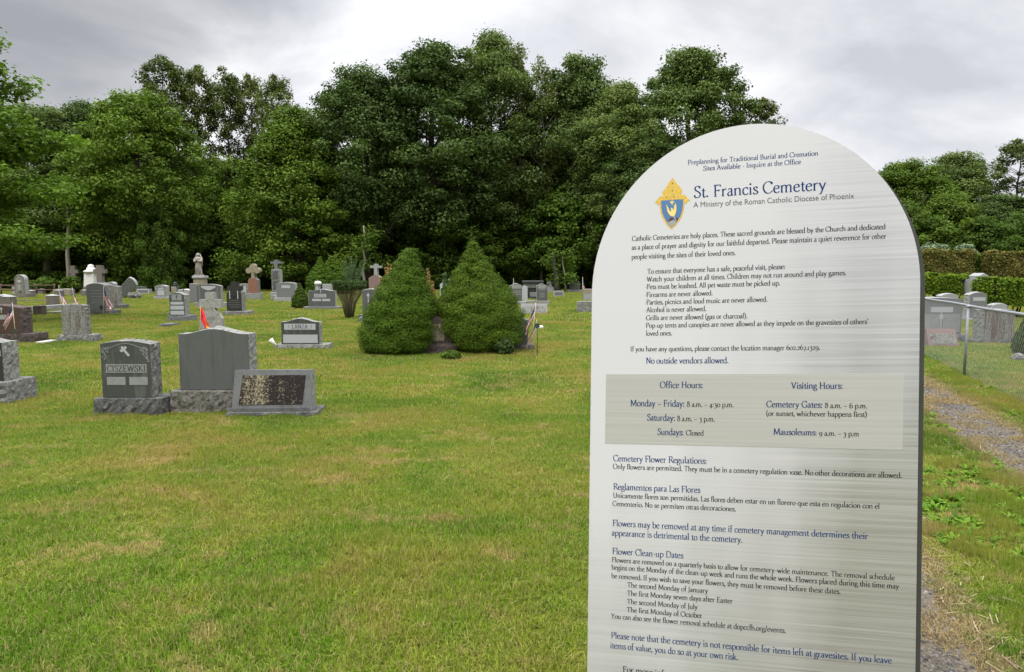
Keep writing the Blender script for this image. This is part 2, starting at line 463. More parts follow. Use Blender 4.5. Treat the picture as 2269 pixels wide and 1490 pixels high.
def leaf_mat(name, dark, light, trans=0.22, rough=0.55, spread=0.35):
    """leaf colour varies leaf by leaf (tint attribute) and a little tree by tree"""
    m_ = bpy.data.materials.new(name); m_.use_nodes = True
    t = m_.node_tree; t.nodes.clear()
    out = t.nodes.new('ShaderNodeOutputMaterial')
    a = t.nodes.new('ShaderNodeAttribute'); a.attribute_name = 'tint'
    oi = t.nodes.new('ShaderNodeObjectInfo')
    c = ramp(t, a.outputs['Fac'], [(0.0, dark), (1.0, light)])
    hsv = t.nodes.new('ShaderNodeHueSaturation')
    lk(t, c, hsv.inputs['Color'])
    v = mth(t, 'ADD', mth(t, 'MULTIPLY', oi.outputs['Random'], spread), 1 - spread / 2)
    lk(t, v, hsv.inputs['Value'])
    h = mth(t, 'ADD', mth(t, 'MULTIPLY', oi.outputs['Random'], -0.024), 0.508)
    lk(t, h, hsv.inputs['Hue'])
    b = t.nodes.new('ShaderNodeBsdfPrincipled')
    lk(t, hsv.outputs[0], b.inputs['Base Color'])
    b.inputs['Roughness'].default_value = max(rough, .7)
    b.inputs['Specular IOR Level'].default_value = 0.10
    tr = t.nodes.new('ShaderNodeBsdfTranslucent')
    lk(t, mixc(t, 1.0, hsv.outputs[0], (1.0, 1.25, 0.45), 'MULTIPLY'), tr.inputs[0])
    mx = t.nodes.new('ShaderNodeMixShader'); mx.inputs[0].default_value = trans
    lk(t, b.outputs[0], mx.inputs[1]); lk(t, tr.outputs[0], mx.inputs[2])
    lk(t, mx.outputs[0], out.inputs[0])
    return m_
M['leaf_oak'] = leaf_mat('oak_leaves', (0.042, 0.074, 0.020), (0.142, 0.200, 0.056), 0.22, 0.55, 0.5)
M['leaf_maple'] = leaf_mat('maple_leaves', (0.046, 0.084, 0.011), (0.150, 0.230, 0.030), 0.22, 0.55, 0.5)
M['leaf_poplar'] = leaf_mat('poplar_leaves', (0.048, 0.068, 0.018), (0.130, 0.165, 0.042))
M['leaf_under'] = leaf_mat('undergrowth_leaves', (0.026, 0.052, 0.008), (0.100, 0.165, 0.020), 0.22, 0.55, 0.5)
M['leaf_near'] = leaf_mat('near_maple_leaves', (0.080, 0.130, 0.016), (0.215, 0.310, 0.050), 0.3)
M['needle'] = leaf_mat('dwarf_spruce_needles', (0.030, 0.060, 0.005), (0.098, 0.165, 0.010), 0.05, 0.55, 0.12)
M['needle_dark'] = leaf_mat('small_spruce_needles', (0.024, 0.048, 0.006), (0.075, 0.120, 0.012), 0.12, 0.55, 0.12)
M['yew'] = leaf_mat('clipped_yew_tips', (0.030, 0.055, 0.015), (0.085, 0.135, 0.035), 0.12)
M['juniper'] = leaf_mat('pale_juniper', (0.06, 0.11, 0.05), (0.15, 0.23, 0.10), 0.12)
M['hedge_brown'] = leaf_mat('bronzed_hedge', (0.060, 0.070, 0.014), (0.20, 0.175, 0.050), 0.15)
M['hedge_green'] = leaf_mat('bright_hedge', (0.030, 0.070, 0.006), (0.15, 0.23, 0.015), 0.15)
M['shrub_grey'] = leaf_mat('grey_green_shrub', (0.07, 0.11, 0.06), (0.22, 0.30, 0.18), 0.12)
M['straw_leaf'] = leaf_mat('dry_flower_stems', (0.16, 0.10, 0.03), (0.42, 0.32, 0.13), 0.2)
M['weed'] = leaf_mat('broad_weed_leaves', (0.05, 0.12, 0.010), (0.16, 0.29, 0.025), 0.25)
M['core'] = plain('shade_core_twigs', (0.028, 0.024, 0.012), 0.95, 0, 0.4, 12)  # dark brown for the added light-blocking cores and the real twigs

# ------------------------------------------------------------------ serif lettering: strokes drawn with a broad nib
GLYPHS = {}
for _l in '''a 36;C8,33 13,39 20,40 25,36 26,27;L26,30 26,6;C26,7 28,1 34,3;C26,24 14,21 6,14 6,5 12,0 20,2 26,9
b 44;L9,69 9,3;L3,66 9,69;C9,28 16,38 26,40 36,33 39,20 36,7 26,0 16,1 9,7
c 36;C32,32 27,39 19,40 10,35 5,20 9,6 18,0 26,1 33,8
d 45;L35,69 35,4;L29,66 35,69;C35,5 37,1 42,2;C35,31 28,40 18,39 8,32 5,19 9,6 18,0 28,2 35,10
e 38;L6,22 32,25;C32,25 30,36 20,40 9,34 5,20 9,6 18,0 27,1 34,8
f 26;C25,64 21,69 15,67 12,58 12,46;L12,50 12,2;S12,1,8;L4,39 23,39
g 38;C18,40 8,36 7,26 13,17 20,16 28,20 29,31 24,39 18,40;L27,37 37,39;C13,17 6,12 9,6 20,4 32,1 35,-9 29,-19 16,-22 5,-16 5,-7 12,2
h 46;L9,69 9,2;L3,66 9,69;C9,28 17,38 26,40 34,35 35,26;L35,28 35,2;S9,1,7;S35,1,7
i 21;L10,39 10,2;L4,36 10,39;S10,1,7;D10,57
j 20;L11,39 11,-8;C11,-7 9,-18 1,-22;L5,36 11,39;D11,57
k 43;L9,69 9,2;L3,66 9,69;L32,38 11,19;L16,23 36,2;S9,1,7;S36,1,6;S31,39,6
l 21;L10,69 10,2;L4,66 10,69;S10,1,7
m 68;L9,39 9,2;L3,36 9,39;C9,28 16,38 24,40 31,35 32,26;L32,28 32,2;C32,28 40,38 48,40 55,35 56,26;L56,28 56,2;S9,1,7;S32,1,7;S56,1,7
n 46;L9,39 9,2;L3,36 9,39;C9,28 17,38 26,40 34,35 35,26;L35,28 35,2;S9,1,7;S35,1,7
o 42;C21,40 9,35 5,20 9,5 21,0 33,5 37,20 33,35 21,40
p 44;L9,39 9,-22;L3,36 9,39;S9,-23,7;C9,28 16,38 26,40 36,33 39,20 36,7 26,0 16,1 9,7
q 44;L35,40 35,-22;S35,-23,7;C35,31 28,40 18,39 8,32 5,19 9,6 18,0 28,2 35,10
r 31;L9,39 9,2;L3,36 9,39;S9,1,7;C9,27 15,36 21,40 28,37
s 31;C26,32 21,40 14,40 8,36 8,28 15,22 23,17 27,10 23,2 15,0 8,2 4,9
t 26;L12,50 12,9;C12,10 14,2 19,0 25,5;L3,38 23,38
u 46;L9,39 9,12;C9,13 11,3 18,0 27,3 35,11;L35,39 35,4;C35,5 37,1 42,2;L3,37 9,39;L29,37 35,39
v 40;L6,38 20,1;L20,1 34,38;S6,39,6;S34,39,5
w 59;L6,38 18,1;L18,1 30,37;L30,37 42,1;L42,1 54,38;S6,39,6;S30,39,5;S54,39,5
x 40;L7,38 33,1;L32,38 8,1;S7,39,6;S33,39,5;S7,1,5;S34,1,6
y 40;L6,38 20,3;C34,38 20,3 13,-14 9,-21 3,-20;S6,39,6;S34,39,5
z 37;L5,38 32,38;L32,38 5,1;L5,1 33,1
A 58;L29,66 10,2;L29,66 50,2;L17,24 43,24;S10,1,7;S50,1,7
B 52;L13,64 13,2;C13,64 30,65 40,57 39,44 30,36 13,35;C13,35 32,35 44,28 45,15 36,3 13,1;S8,64,4;S8,1,4
C 56;C51,50 45,61 33,65 18,60 7,45 6,25 16,6 32,0 44,4 53,14;L51,63 51,50
D 62;L13,64 13,1;C13,64 32,64 48,56 56,40 54,20 42,5 26,1 13,1;S8,64,4;S8,1,4
E 48;L13,64 13,1;L5,64 42,64 42,55;L13,34 33,34;L5,1 42,1 45,12;L33,38 33,29
F 46;L13,64 13,1;L5,64 42,64 42,55;L13,34 33,34;L33,38 33,29;S13,1,8
G 60;C51,51 45,61 33,65 18,60 7,45 6,25 16,6 32,0 44,2 52,8;L52,4 52,26;S51,27,8;L51,63 51,51
H 64;L13,64 13,2;L51,64 51,2;L13,34 51,34;S13,1,8;S51,1,8;S13,64,8;S51,64,8
I 27;L13,64 13,2;S13,1,8;S13,64,8
J 25;L14,64 14,0;C14,2 12,-10 3,-14;S14,64,8
K 58;L13,64 13,2;L46,64 15,33;L20,38 52,2;S13,1,8;S13,64,8;S46,64,8;S52,1,6
L 46;L13,64 13,2;S13,64,8;L5,1 41,1 44,13
M 76;L14,64 9,2;L14,64 37,6;L37,6 61,64;L61,64 66,2;S9,1,7;S66,1,8;S10,64,5;S65,64,5
N 64;L13,64 13,2;L13,64 52,2;L52,2 52,64;S13,1,7;S9,64,5;S52,64,8
O 64;C32,65 15,60 6,44 6,22 15,5 32,0 49,5 58,22 58,44 49,60 32,65
P 49;L13,64 13,2;C13,64 30,65 43,58 43,42 33,32 13,30;S13,1,8;S8,64,4
Q 64;C32,65 15,60 6,44 6,22 15,5 32,0 49,5 58,22 58,44 49,60 32,65;C34,0 46,-12 64,-14
R 54;L13,64 13,2;C13,64 30,65 42,58 42,43 32,34 13,32;L28,33 51,2;S13,1,8;S8,64,4;S52,1,5
S 43;C35,52 32,62 22,65 12,61 9,50 15,40 26,33 36,24 37,11 28,1 17,0 8,4 6,15;L36,63 35,52
T 54;L27,64 27,2;L5,54 6,64 48,64 49,54;S27,1,8
U 62;L13,64 13,22;C13,24 17,5 31,0 46,6 50,24;L50,22 50,64;S13,64,8;S50,64,8
V 58;L9,64 29,1;L29,1 50,64;S9,64,8;S50,64,7
W 84;L9,64 25,1;L25,1 43,60;L43,60 59,1;L59,1 76,64;S9,64,8;S76,64,7
X 56;L9,64 47,1;L47,64 9,1;S9,64,7;S47,64,7;S9,1,7;S48,1,7
Y 54;L7,64 27,30;L47,64 27,30;L27,30 27,2;S7,64,7;S47,64,7;S27,1,8
Z 52;L8,55 8,64 46,64;L46,64 6,1;L6,1 46,1 47,11
0 44;C22,41 8,34 5,20 9,5 22,0 35,5 39,20 35,35 22,41
1 27;L13,40 13,2;L7,37 13,40;S13,1,8
2 38;C6,32 12,40 21,41 30,36 29,26 17,12 6,2;L6,1 33,1
3 38;C7,35 14,41 23,41 29,34 25,24 15,20;C15,20 28,16 31,4 25,-12 12,-20 4,-19
4 42;L29,40 5,0 39,0;L29,40 29,-20
6 42;C35,66 19,58 9,42 5,22 10,5 22,0 34,6 37,20 32,33 20,36 9,28
7 36;L6,40 33,40;L33,40 13,-20
8 42;C21,65 10,60 10,48 21,38 34,28 37,14 30,2 21,0 11,3 6,14 10,26 22,36 32,46 32,58 21,65
9 42;C8,-21 23,-12 34,4 37,22 32,37 21,41 10,36 6,22 11,10 22,8 33,16
. 17;D8,4
, 17;D8,4;L10,4 5,-12
: 19;D9,5;D9,33
- 28;L4,20 24,20
– 44;L4,20 40,20
( 27;C23,70 11,52 8,26 12,4 23,-16
) 27;C4,70 16,52 19,26 15,4 4,-16
' 18;L9,68 8,50
· 20;d8,24
/ 30;L4,-12 26,70'''.split('\n'):
    _h, _r = _l.split(';', 1)
    _ch, _adv = _h.split(' ')
    _st = []
    for q in _r.split(';'):
        nums = [tuple(float(z) for z in p.split(',')) for p in q[1:].split(' ')]
        _st.append((q[0], nums))
    GLYPHS[_ch] = (float(_adv), _st)

def crom(P, k=4):
    Q = [P[0]] + list(P) + [P[-1]]
    out = []
    for i in range(1, len(Q) - 2):
        p0, p1, p2, p3 = Q[i - 1:i + 3]
        for j in range(k):
            t = j / k
            out.append(tuple(0.5 * (2 * p1[a] + (p2[a] - p0[a]) * t + (2 * p0[a] - 5 * p1[a] + 4 * p2[a] - p3[a]) * t * t + (3 * p1[a] - p0[a] - 3 * p2[a] + p3[a]) * t ** 3) for a in (0, 1)))
    return out + [P[-1]]

def write(mb, text, x0, x1, z0, cap, y=0.0, mi=0, weight=1.0, align_h=None):
    """letters of one line into a mesh builder, from x0 to x1 on the baseline z0"""
    adv = sum(GLYPHS[c][0] if c in GLYPHS else 22 for c in text)
    sx = (x1 - x0) / adv; sz = cap / 64.0
    T, t_ = 9.0 * weight, 3.4 * weight
    pen = 0.0; cnt = 0
    for c in text:
        if c not in GLYPHS: pen += 22; continue
        a, strokes = GLYPHS[c]
        for kind, P in strokes:
            cnt += 1
            yy = y - 0.00003 * (cnt % 5)
            def put(q): return (x0 + (pen + q[0]) * sx, yy, z0 + q[1] * sz)
            if kind in 'Dd':
                r_ = 6.0 if kind == 'D' else 3.6
                px_, pz_ = P[0]
                mb.add([put((px_ + r_ * weight * math.cos(k * math.pi / 4), pz_ + r_ * weight * math.sin(k * math.pi / 4))) for k in range(8)], [tuple(range(8))], mi)
                continue
            if kind == 'S':
                (px_, pz_, hl) = P[0]
                d = 1.9 * weight
                mb.add([put((px_ - hl, pz_ - d)), put((px_ + hl, pz_ - d)), put((px_ + hl, pz_ + d * .6)), put((px_ - hl, pz_ + d * .6))], [(0, 1, 2, 3)], mi)
                continue
            pts = crom(P) if kind == 'C' else P
            vs = []
            for i, p in enumerate(pts):
                q0 = pts[max(0, i - 1)]; q1 = pts[min(len(pts) - 1, i + 1)]
                dx, dz = q1[0] - q0[0], q1[1] - q0[1]
                L = math.hypot(dx, dz) or 1
                th = math.atan2(dz, dx)
                w = (t_ + (T - t_) * abs(math.sin(th - 0.26)) ** 1.4) / 2
                nx, nz = -dz / L, dx / L
                vs += [put((p[0] + nx * w, p[1] + nz * w)), put((p[0] - nx * w, p[1] - nz * w))]
            mb.add(vs, [(2 * i, 2 * i + 1, 2 * i + 3, 2 * i + 2) for i in range(len(pts) - 1)], mi)
        pen += a

# ------------------------------------------------------------------ ground: one sheet to the horizon
# the two wheel tracks on the right run beside the fence; measured on the lawn in metres
TRACKS = [((4.25, 4.9), (0.30, 0.954), 0.30), ((1.80, 3.0), (0.30, 0.954), 0.24)]   # a point, the direction, half width
def track_d(x, y):
    """signed distance to each track's centre line"""
    out = []
    for (px, py), (dx, dy), hw in TRACKS:
        out.append(((x - px) * dy - (y - py) * dx, hw))
    return out

def lawn_colour(t, blades):
    """the lawn's own colour at a place: lush, olive and dry patches, straw beside the wheel tracks"""
    g = t.nodes.new('ShaderNodeNewGeometry')
    pos = g.outputs['Position']
    sp = t.nodes.new('ShaderNodeSeparateXYZ'); lk(t, pos, sp.inputs[0])
    fl = t.nodes.new('ShaderNodeCombineXYZ'); lk(t, sp.outputs[0], fl.inputs[0]); lk(t, sp.outputs[1], fl.inputs[1])
    P = fl.outputs[0]
    n1 = noise(t, P, 0.55, 7, 0.66, 0.5)
    mp = t.nodes.new('ShaderNodeMapping'); mp.inputs['Location'].default_value = (31, 17, 0); mp.inputs['Scale'].default_value = (0.6, 1.5, 1); mp.inputs['Rotation'].default_value = (0, 0, R(28)); lk(t, P, mp.inputs[0])
    n2 = noise(t, mp.outputs[0], 1.5, 9, 0.72, 0.9)
    mp3 = t.nodes.new('ShaderNodeMapping'); mp3.inputs['Location'].default_value = (7, 71, 0); lk(t, P, mp3.inputs[0])
    n3 = noise(t, mp3.outputs[0], 9.0, 5, 0.7)
    c = ramp(t, n1, [(0.34, (0.068, 0.155, 0.007)), (0.46, (0.126, 0.218, 0.013)), (0.54, (0.185, 0.236, 0.024)), (0.65, (0.262, 0.232, 0.054))])
    f = mth(t, 'ADD', mth(t, 'MULTIPLY', n2, 0.75), mth(t, 'MULTIPLY', n3, 0.25))
    mr = t.nodes.new('ShaderNodeMapRange'); mr.interpolation_type = 'SMOOTHSTEP'
    mr.inputs[1].default_value = 0.515; mr.inputs[2].default_value = 0.61; mr.inputs[4].default_value = 0.72
    lk(t, f, mr.inputs[0])
    c = mixc(t, mr.outputs[0], c, (0.38, 0.285, 0.125))
    # thin dry grass and straw along the tracks
    dsum = None
    for (px, py), (dx, dy), hw in TRACKS:
        d = mth(t, 'ABSOLUTE', mth(t, 'SUBTRACT', mth(t, 'MULTIPLY', mth(t, 'SUBTRACT', sp.outputs[0], px), dy), mth(t, 'MULTIPLY', mth(t, 'SUBTRACT', sp.outputs[1], py), dx)))
        d = mth(t, 'ADD', d, mth(t, 'MULTIPLY', mth(t, 'SUBTRACT', n3, 0.5), 0.9))
        q = t.nodes.new('ShaderNodeMapRange'); q.interpolation_type = 'SMOOTHSTEP'
        q.inputs[1].default_value = hw * 0.9; q.inputs[2].default_value = hw + 0.26; q.inputs[3].default_value = 1; q.inputs[4].default_value = 0
        lk(t, d, q.inputs[0])
        dsum = q.outputs[0] if dsum is None else mth(t, 'MAXIMUM', dsum, q.outputs[0])
    c = mixc(t, mth(t, 'MULTIPLY', dsum, .85), c, (0.29, 0.212, 0.138))
    return c, n3, dsum, P

def make_ground():
    m_, t, b, _ = new_mat('lawn_soil')
    c, n3, d, P = lawn_colour(t, False)
    fine = noise(t, P, 55.0, 6, 0.75)
    c = mixc(t, 1.0, c, ramp(t, fine, [(0.25, (0.32, 0.28, 0.24)), (0.75, (0.85, 0.78, 0.70))]), 'MULTIPLY')
    lk(t, c, b.inputs['Base Color'])
    b.inputs['Roughness'].default_value = 0.95
    b.inputs['Specular IOR Level'].default_value = 0.1
    bump(t, b, fine, 0.02)
    mb = MB()
    xs = [-400, -60, -25, -12, -6, 0, 6, 12, 25, 60, 400]; ys = [-400, -60, -10, 0, 4, 8, 14, 22, 35, 60, 100, 500]
    mb.add([(x, y, 0) for y in ys for x in xs], [(j * len(xs) + i, j * len(xs) + i + 1, (j + 1) * len(xs) + i + 1, (j + 1) * len(xs) + i) for j in range(len(ys) - 1) for i in range(len(xs) - 1)])
    o = mb.build('ground', m_)
    tag(o, 'wide mown cemetery lawn with green, olive and straw-dry patches', 'lawn', kind='structure')
make_ground()

def make_tracks():
    m_, t, b, _ = new_mat('gravel_track')
    tc = t.nodes.new('ShaderNodeTexCoord')
    vo = t.nodes.new('ShaderNodeTexVoronoi'); vo.inputs['Scale'].default_value = 75.0
    lk(t, tc.outputs['Object'], vo.inputs['Vector'])
    sepc = t.nodes.new('ShaderNodeSeparateColor'); lk(t, vo.outputs['Color'], sepc.inputs[0])
    c = ramp(t, sepc.outputs[0], [(0.1, (0.034, 0.031, 0.027)), (0.6, (0.085, 0.078, 0.069)), (0.95, (0.18, 0.168, 0.15))])
    dirt = noise(t, tc.outputs['Object'], 3.0, 6, 0.65)
    mr = t.nodes.new('ShaderNodeMapRange'); mr.inputs[1].default_value = 0.40; mr.inputs[2].default_value = 0.56; lk(t, dirt, mr.inputs[0])
    c = mixc(t, mth(t, 'MULTIPLY', mr.outputs[0], 0.8), c, (0.15, 0.115, 0.070))
    lk(t, c, b.inputs['Base Color']); b.inputs['Roughness'].default_value = 0.9
    bump(t, b, vo.outputs['Distance'], 0.02, 1.0)
    mb = MB()
    r_ = random.Random(3)
    for (px, py), (dx, dy), hw in TRACKS:
        vs = []; n = 90
        for i in range(n + 1):
            s_ = -2.6 + 26.0 * (i / n)
            for sd_ in (-1, 1):
                w = hw * (0.85 + 0.35 * r_.random())
                vs.append((px + dx * s_ + sd_ * dy * w, py + dy * s_ - sd_ * dx * w, 0.004))
        mb.add(vs, [(2 * i, 2 * i + 1, 2 * i + 3, 2 * i + 2) for i in range(n)])
    o = mb.build('path', m_)
    tag(o, 'pair of worn gravel wheel tracks beside the chain-link fence', 'track', kind='structure')
    # loose stones on the tracks
    st = MB()
    for (px, py), (dx, dy), hw in TRACKS:
        for i in range(3200):
            s_ = r_.uniform(-2.4, 7.0); w = r_.gauss(0, 0.55) * hw
            x, y = px + dx * s_ + dy * w, py + dy * s_ - dx * w
            q = r_.uniform(0.006, 0.017)
            a = r_.random() * 6.28
            e = [(q * math.cos(a + k * 2.09) * r_.uniform(.7, 1.2), q * math.sin(a + k * 2.09) * r_.uniform(.7, 1.2)) for k in range(3)]
            v = [(x + ex, y + ey, 0.002) for ex, ey in e] + [(x + ex * .5, y + ey * .5, 0.004 + q * r_.uniform(.5, .9)) for ex, ey in e]
            st.add(v, [(3, 4, 5), (0, 1, 4, 3), (1, 2, 5, 4), (2, 0, 3, 5)])
    ms, t, b, _ = new_mat('loose_stone')
    g = t.nodes.new('ShaderNodeNewGeometry')
    lk(t, ramp(t, g.outputs['Random Per Island'], [(0, (0.045, 0.042, 0.038)), (0.7, (0.125, 0.118, 0.108)), (1, (0.27, 0.255, 0.235))]), b.inputs['Base Color'])
    b.inputs['Roughness'].default_value = 0.85
    o = st.build('gravel', ms)
    tag(o, 'loose grey stones lying in the wheel tracks', 'gravel', kind='stuff')
make_tracks()

# ------------------------------------------------------------------ grass blades
def grass_mat():
    m_ = bpy.data.materials.new('grass_blades'); m_.use_nodes = True
    t = m_.node_tree; t.nodes.clear()
    out = t.nodes.new('ShaderNodeOutputMaterial')
    c, n3, d, P = lawn_colour(t, True)
    a = t.nodes.new('ShaderNodeAttribute'); a.attribute_name = 'tint'
    # one blade in five is a dead straw-coloured one
    dead = t.nodes.new('ShaderNodeMapRange'); dead.inputs[1].default_value = 0.70; dead.inputs[2].default_value = 0.80; dead.inputs[4].default_value = 0.75
    lk(t, a.outputs['Fac'], dead.inputs[0])
    k = ramp(t, a.outputs['Fac'], [(0.0, (0.70, 0.74, 0.70)), (0.8, (1.45, 1.42, 1.2)), (1.0, (1.2, 1.2, 1.2))])
    c = mixc(t, 1.0, c, k, 'MULTIPLY')
    c = mixc(t, dead.outputs[0], c, (0.34, 0.265, 0.12))
    b = t.nodes.new('ShaderNodeBsdfPrincipled'); lk(t, c, b.inputs['Base Color'])
    b.inputs['Roughness'].default_value = 0.65; b.inputs['Specular IOR Level'].default_value = 0.12
    tr = t.nodes.new('ShaderNodeBsdfTranslucent'); lk(t, c, tr.inputs[0])
    mx = t.nodes.new('ShaderNodeMixShader'); mx.inputs[0].default_value = 0.3
    lk(t, b.outputs[0], mx.inputs[1]); lk(t, tr.outputs[0], mx.inputs[2]); lk(t, mx.outputs[0], out.inputs[0])
    return m_
M['grass'] = grass_mat()

def np_mesh(name, V, F, tint=None):
    """V (n,3), F (m,k) equal-sized faces, tint one number per face"""
    me = bpy.data.meshes.new(name)
    k = F.shape[1]
    me.vertices.add(len(V)); me.vertices.foreach_set('co', np.ascontiguousarray(V, dtype=np.float32).ravel())
    me.loops.add(F.size); me.loops.foreach_set('vertex_index', np.ascontiguousarray(F, dtype=np.int32).ravel())
    me.polygons.add(len(F)); me.polygons.foreach_set('loop_start', np.arange(0, F.size, k, dtype=np.int32))
    if tint is not None:
        at_ = me.attributes.new('tint', 'FLOAT', 'FACE'); at_.data.foreach_set('value', np.ascontiguousarray(tint, dtype=np.float32))
    me.update(calc_edges=True)
    return me

def grass_patch(name, size, n, h, hv, w, lean, seed):
    """a square of bent blades: two quads each"""
    g = np.random.default_rng(seed)
    # blades gather in small tufts
    nt = max(6, n // 7)
    tc = g.uniform(-size / 2, size / 2, (nt, 2))
    p = tc[g.integers(0, nt, n)] + g.normal(0, size * 0.05, (n, 2))
    th = g.uniform(0, 2 * np.pi, n); ln = np.abs(g.normal(0, lean, n)) ; H = np.clip(g.normal(h, hv, n), h * .3, h * 2)
    fd = np.stack([np.cos(th), np.sin(th)], 1); wd = np.stack([-np.sin(th + g.normal(0, .5, n)), np.cos(th)], 1)
    W = (w * g.uniform(.6, 1.3, n))[:, None] * 0.5
    base = np.concatenate([p, np.zeros((n, 1))], 1)
    mid = np.concatenate([p + fd * (H * np.sin(ln) * .45)[:, None], (H * .6 * np.cos(ln * .6))[:, None]], 1)
    tip = np.concatenate([p + fd * (H * np.sin(ln) * 1.15)[:, None], (H * np.cos(ln) + H * .12)[:, None]], 1)
    w3 = np.concatenate([wd, np.zeros((n, 1))], 1)
    V = np.stack([base - w3 * W, base + w3 * W, mid + w3 * W * .85, mid - w3 * W * .85, tip + w3 * W * .25, tip - w3 * W * .25], 1).reshape(-1, 3)
    i = np.arange(n)[:, None] * 6
    F = np.concatenate([i + np.array([[0, 1, 2, 3]]), i + np.array([[3, 2, 4, 5]])], 0)
    tn = g.uniform(0, 1, n)
    me = np_mesh(name, V, F, np.concatenate([tn, tn]))
    me.materials.append(M['grass'])
    return me

def scatter(name, label, meshes, pts, rots, scls, idx, cat='grass'):
    """one stuff object: blades instanced on points"""
    src = bpy.data.collections.new(name + '_patches')
    for i, me in enumerate(meshes):
        o = bpy.data.objects.new('%s_patch_%d' % (name, i), me); src.objects.link(o)
    me = bpy.data.meshes.new(name)
    me.vertices.add(len(pts)); me.vertices.foreach_set('co', np.ascontiguousarray(pts, dtype=np.float32).ravel())
    a = me.attributes.new('rot', 'FLOAT_VECTOR', 'POINT'); a.data.foreach_set('vector', np.ascontiguousarray(rots, dtype=np.float32).ravel())
    a = me.attributes.new('scl', 'FLOAT_VECTOR', 'POINT'); a.data.foreach_set('vector', np.ascontiguousarray(scls, dtype=np.float32).ravel())
    a = me.attributes.new('idx', 'INT', 'POINT'); a.data.foreach_set('value', np.ascontiguousarray(idx, dtype=np.int32))
    me.update()
    o = link(name, me)
    ng = bpy.data.node_groups.new(name, 'GeometryNodeTree')
    ng.interface.new_socket('Geometry', in_out='INPUT', socket_type='NodeSocketGeometry')
    ng.interface.new_socket('Geometry', in_out='OUTPUT', socket_type='NodeSocketGeometry')
    N = ng.nodes
    gi = N.new('NodeGroupInput'); go = N.new('NodeGroupOutput')
    ci = N.new('GeometryNodeCollectionInfo'); ci.inputs['Collection'].default_value = src
    ci.inputs['Separate Children'].default_value = True; ci.inputs['Reset Children'].default_value = True
    ip = N.new('GeometryNodeInstanceOnPoints'); ip.inputs['Pick Instance'].default_value = True
    def na(nm, ty):
        n = N.new('GeometryNodeInputNamedAttribute'); n.data_type = ty; n.inputs['Name'].default_value = nm
        return n.outputs['Attribute']
    e2r = N.new('FunctionNodeEulerToRotation')
    ng.links.new(na('rot', 'FLOAT_VECTOR'), e2r.inputs[0])
    ng.links.new(gi.outputs[0], ip.inputs['Points']); ng.links.new(ci.outputs[0], ip.inputs['Instance'])
    ng.links.new(e2r.outputs[0], ip.inputs['Rotation']); ng.links.new(na('scl', 'FLOAT_VECTOR'), ip.inputs['Scale'])
    ng.links.new(na('idx', 'INT'), ip.inputs['Instance Index'])
    ng.links.new(ip.outputs[0], go.inputs[0])
    md = o.modifiers.new('scatter', 'NODES'); md.node_group = ng
    return tag(o, label, cat, kind='stuff')

TUFT_SPOTS = []       # where longer grass escapes the mower, filled by the things built below
def make_grass():
    g = np.random.default_rng(5)
    near = [grass_patch('near_grass', .32, 1500, .027, .010, .0037, 1.05, 40 + i) for i in range(5)]
    midp = [grass_patch('mid_grass', .60, 1500, .031, .010, .0078, 1.0, 60 + i) for i in range(4)]
    farp = [grass_patch('far_grass', 1.3, 1500, .036, .010, .019, .95, 80 + i) for i in range(4)]
    spec = [(2.2, 8.5, .215, near), (8.3, 22.0, .42, midp), (21.5, 57.0, .92, farp)]
    meshes = near + midp + farp
    P, Rr, S, I = [], [], [], []
    off = 0
    for y0, y1, st, ms in spec:
        ys = np.arange(y0, y1, st)
        for y in ys:
            half = (y + 1.5) * 0.83 + 0.6
            for x in np.arange(-half, half, st):
                jx, jy = x + g.uniform(-.25, .25) * st, y + g.uniform(-.25, .25) * st
                k = 1.0
                skip = False
                for d, hw in track_d(jx, jy):
                    e = abs(d)
                    if e < hw * 0.8 and g.random() < 0.72: skip = True
                    elif e < hw + 0.25 and g.random() < 0.35: skip = True
                    if e < hw + 0.4: k = 0.7
                if skip: continue
                P.append((jx, jy, 0)); Rr.append((g.normal(0, .03), g.normal(0, .03), g.uniform(0, 6.28)))
                # the mower leaves some patches longer than others
                q = k * g.uniform(.75, 1.15) * (1 + .25 * math.sin(jx * 1.7 + 1.3 * math.sin(jy * .9)) * math.sin(jy * 1.3))
                S.append((1, 1, q)); I.append(off + int(g.integers(0, len(ms))))
        off += len(ms)
    for x, y, h in TUFT_SPOTS:
        P.append((x, y, 0)); Rr.append((0, 0, g.uniform(0, 6.28))); S.append((.55, .55, h)); I.append(int(g.integers(0, 5)))
    scatter('grass', 'short mown grass blades covering the whole lawn', meshes, np.array(P), np.array(Rr), np.array(S), np.array(I))

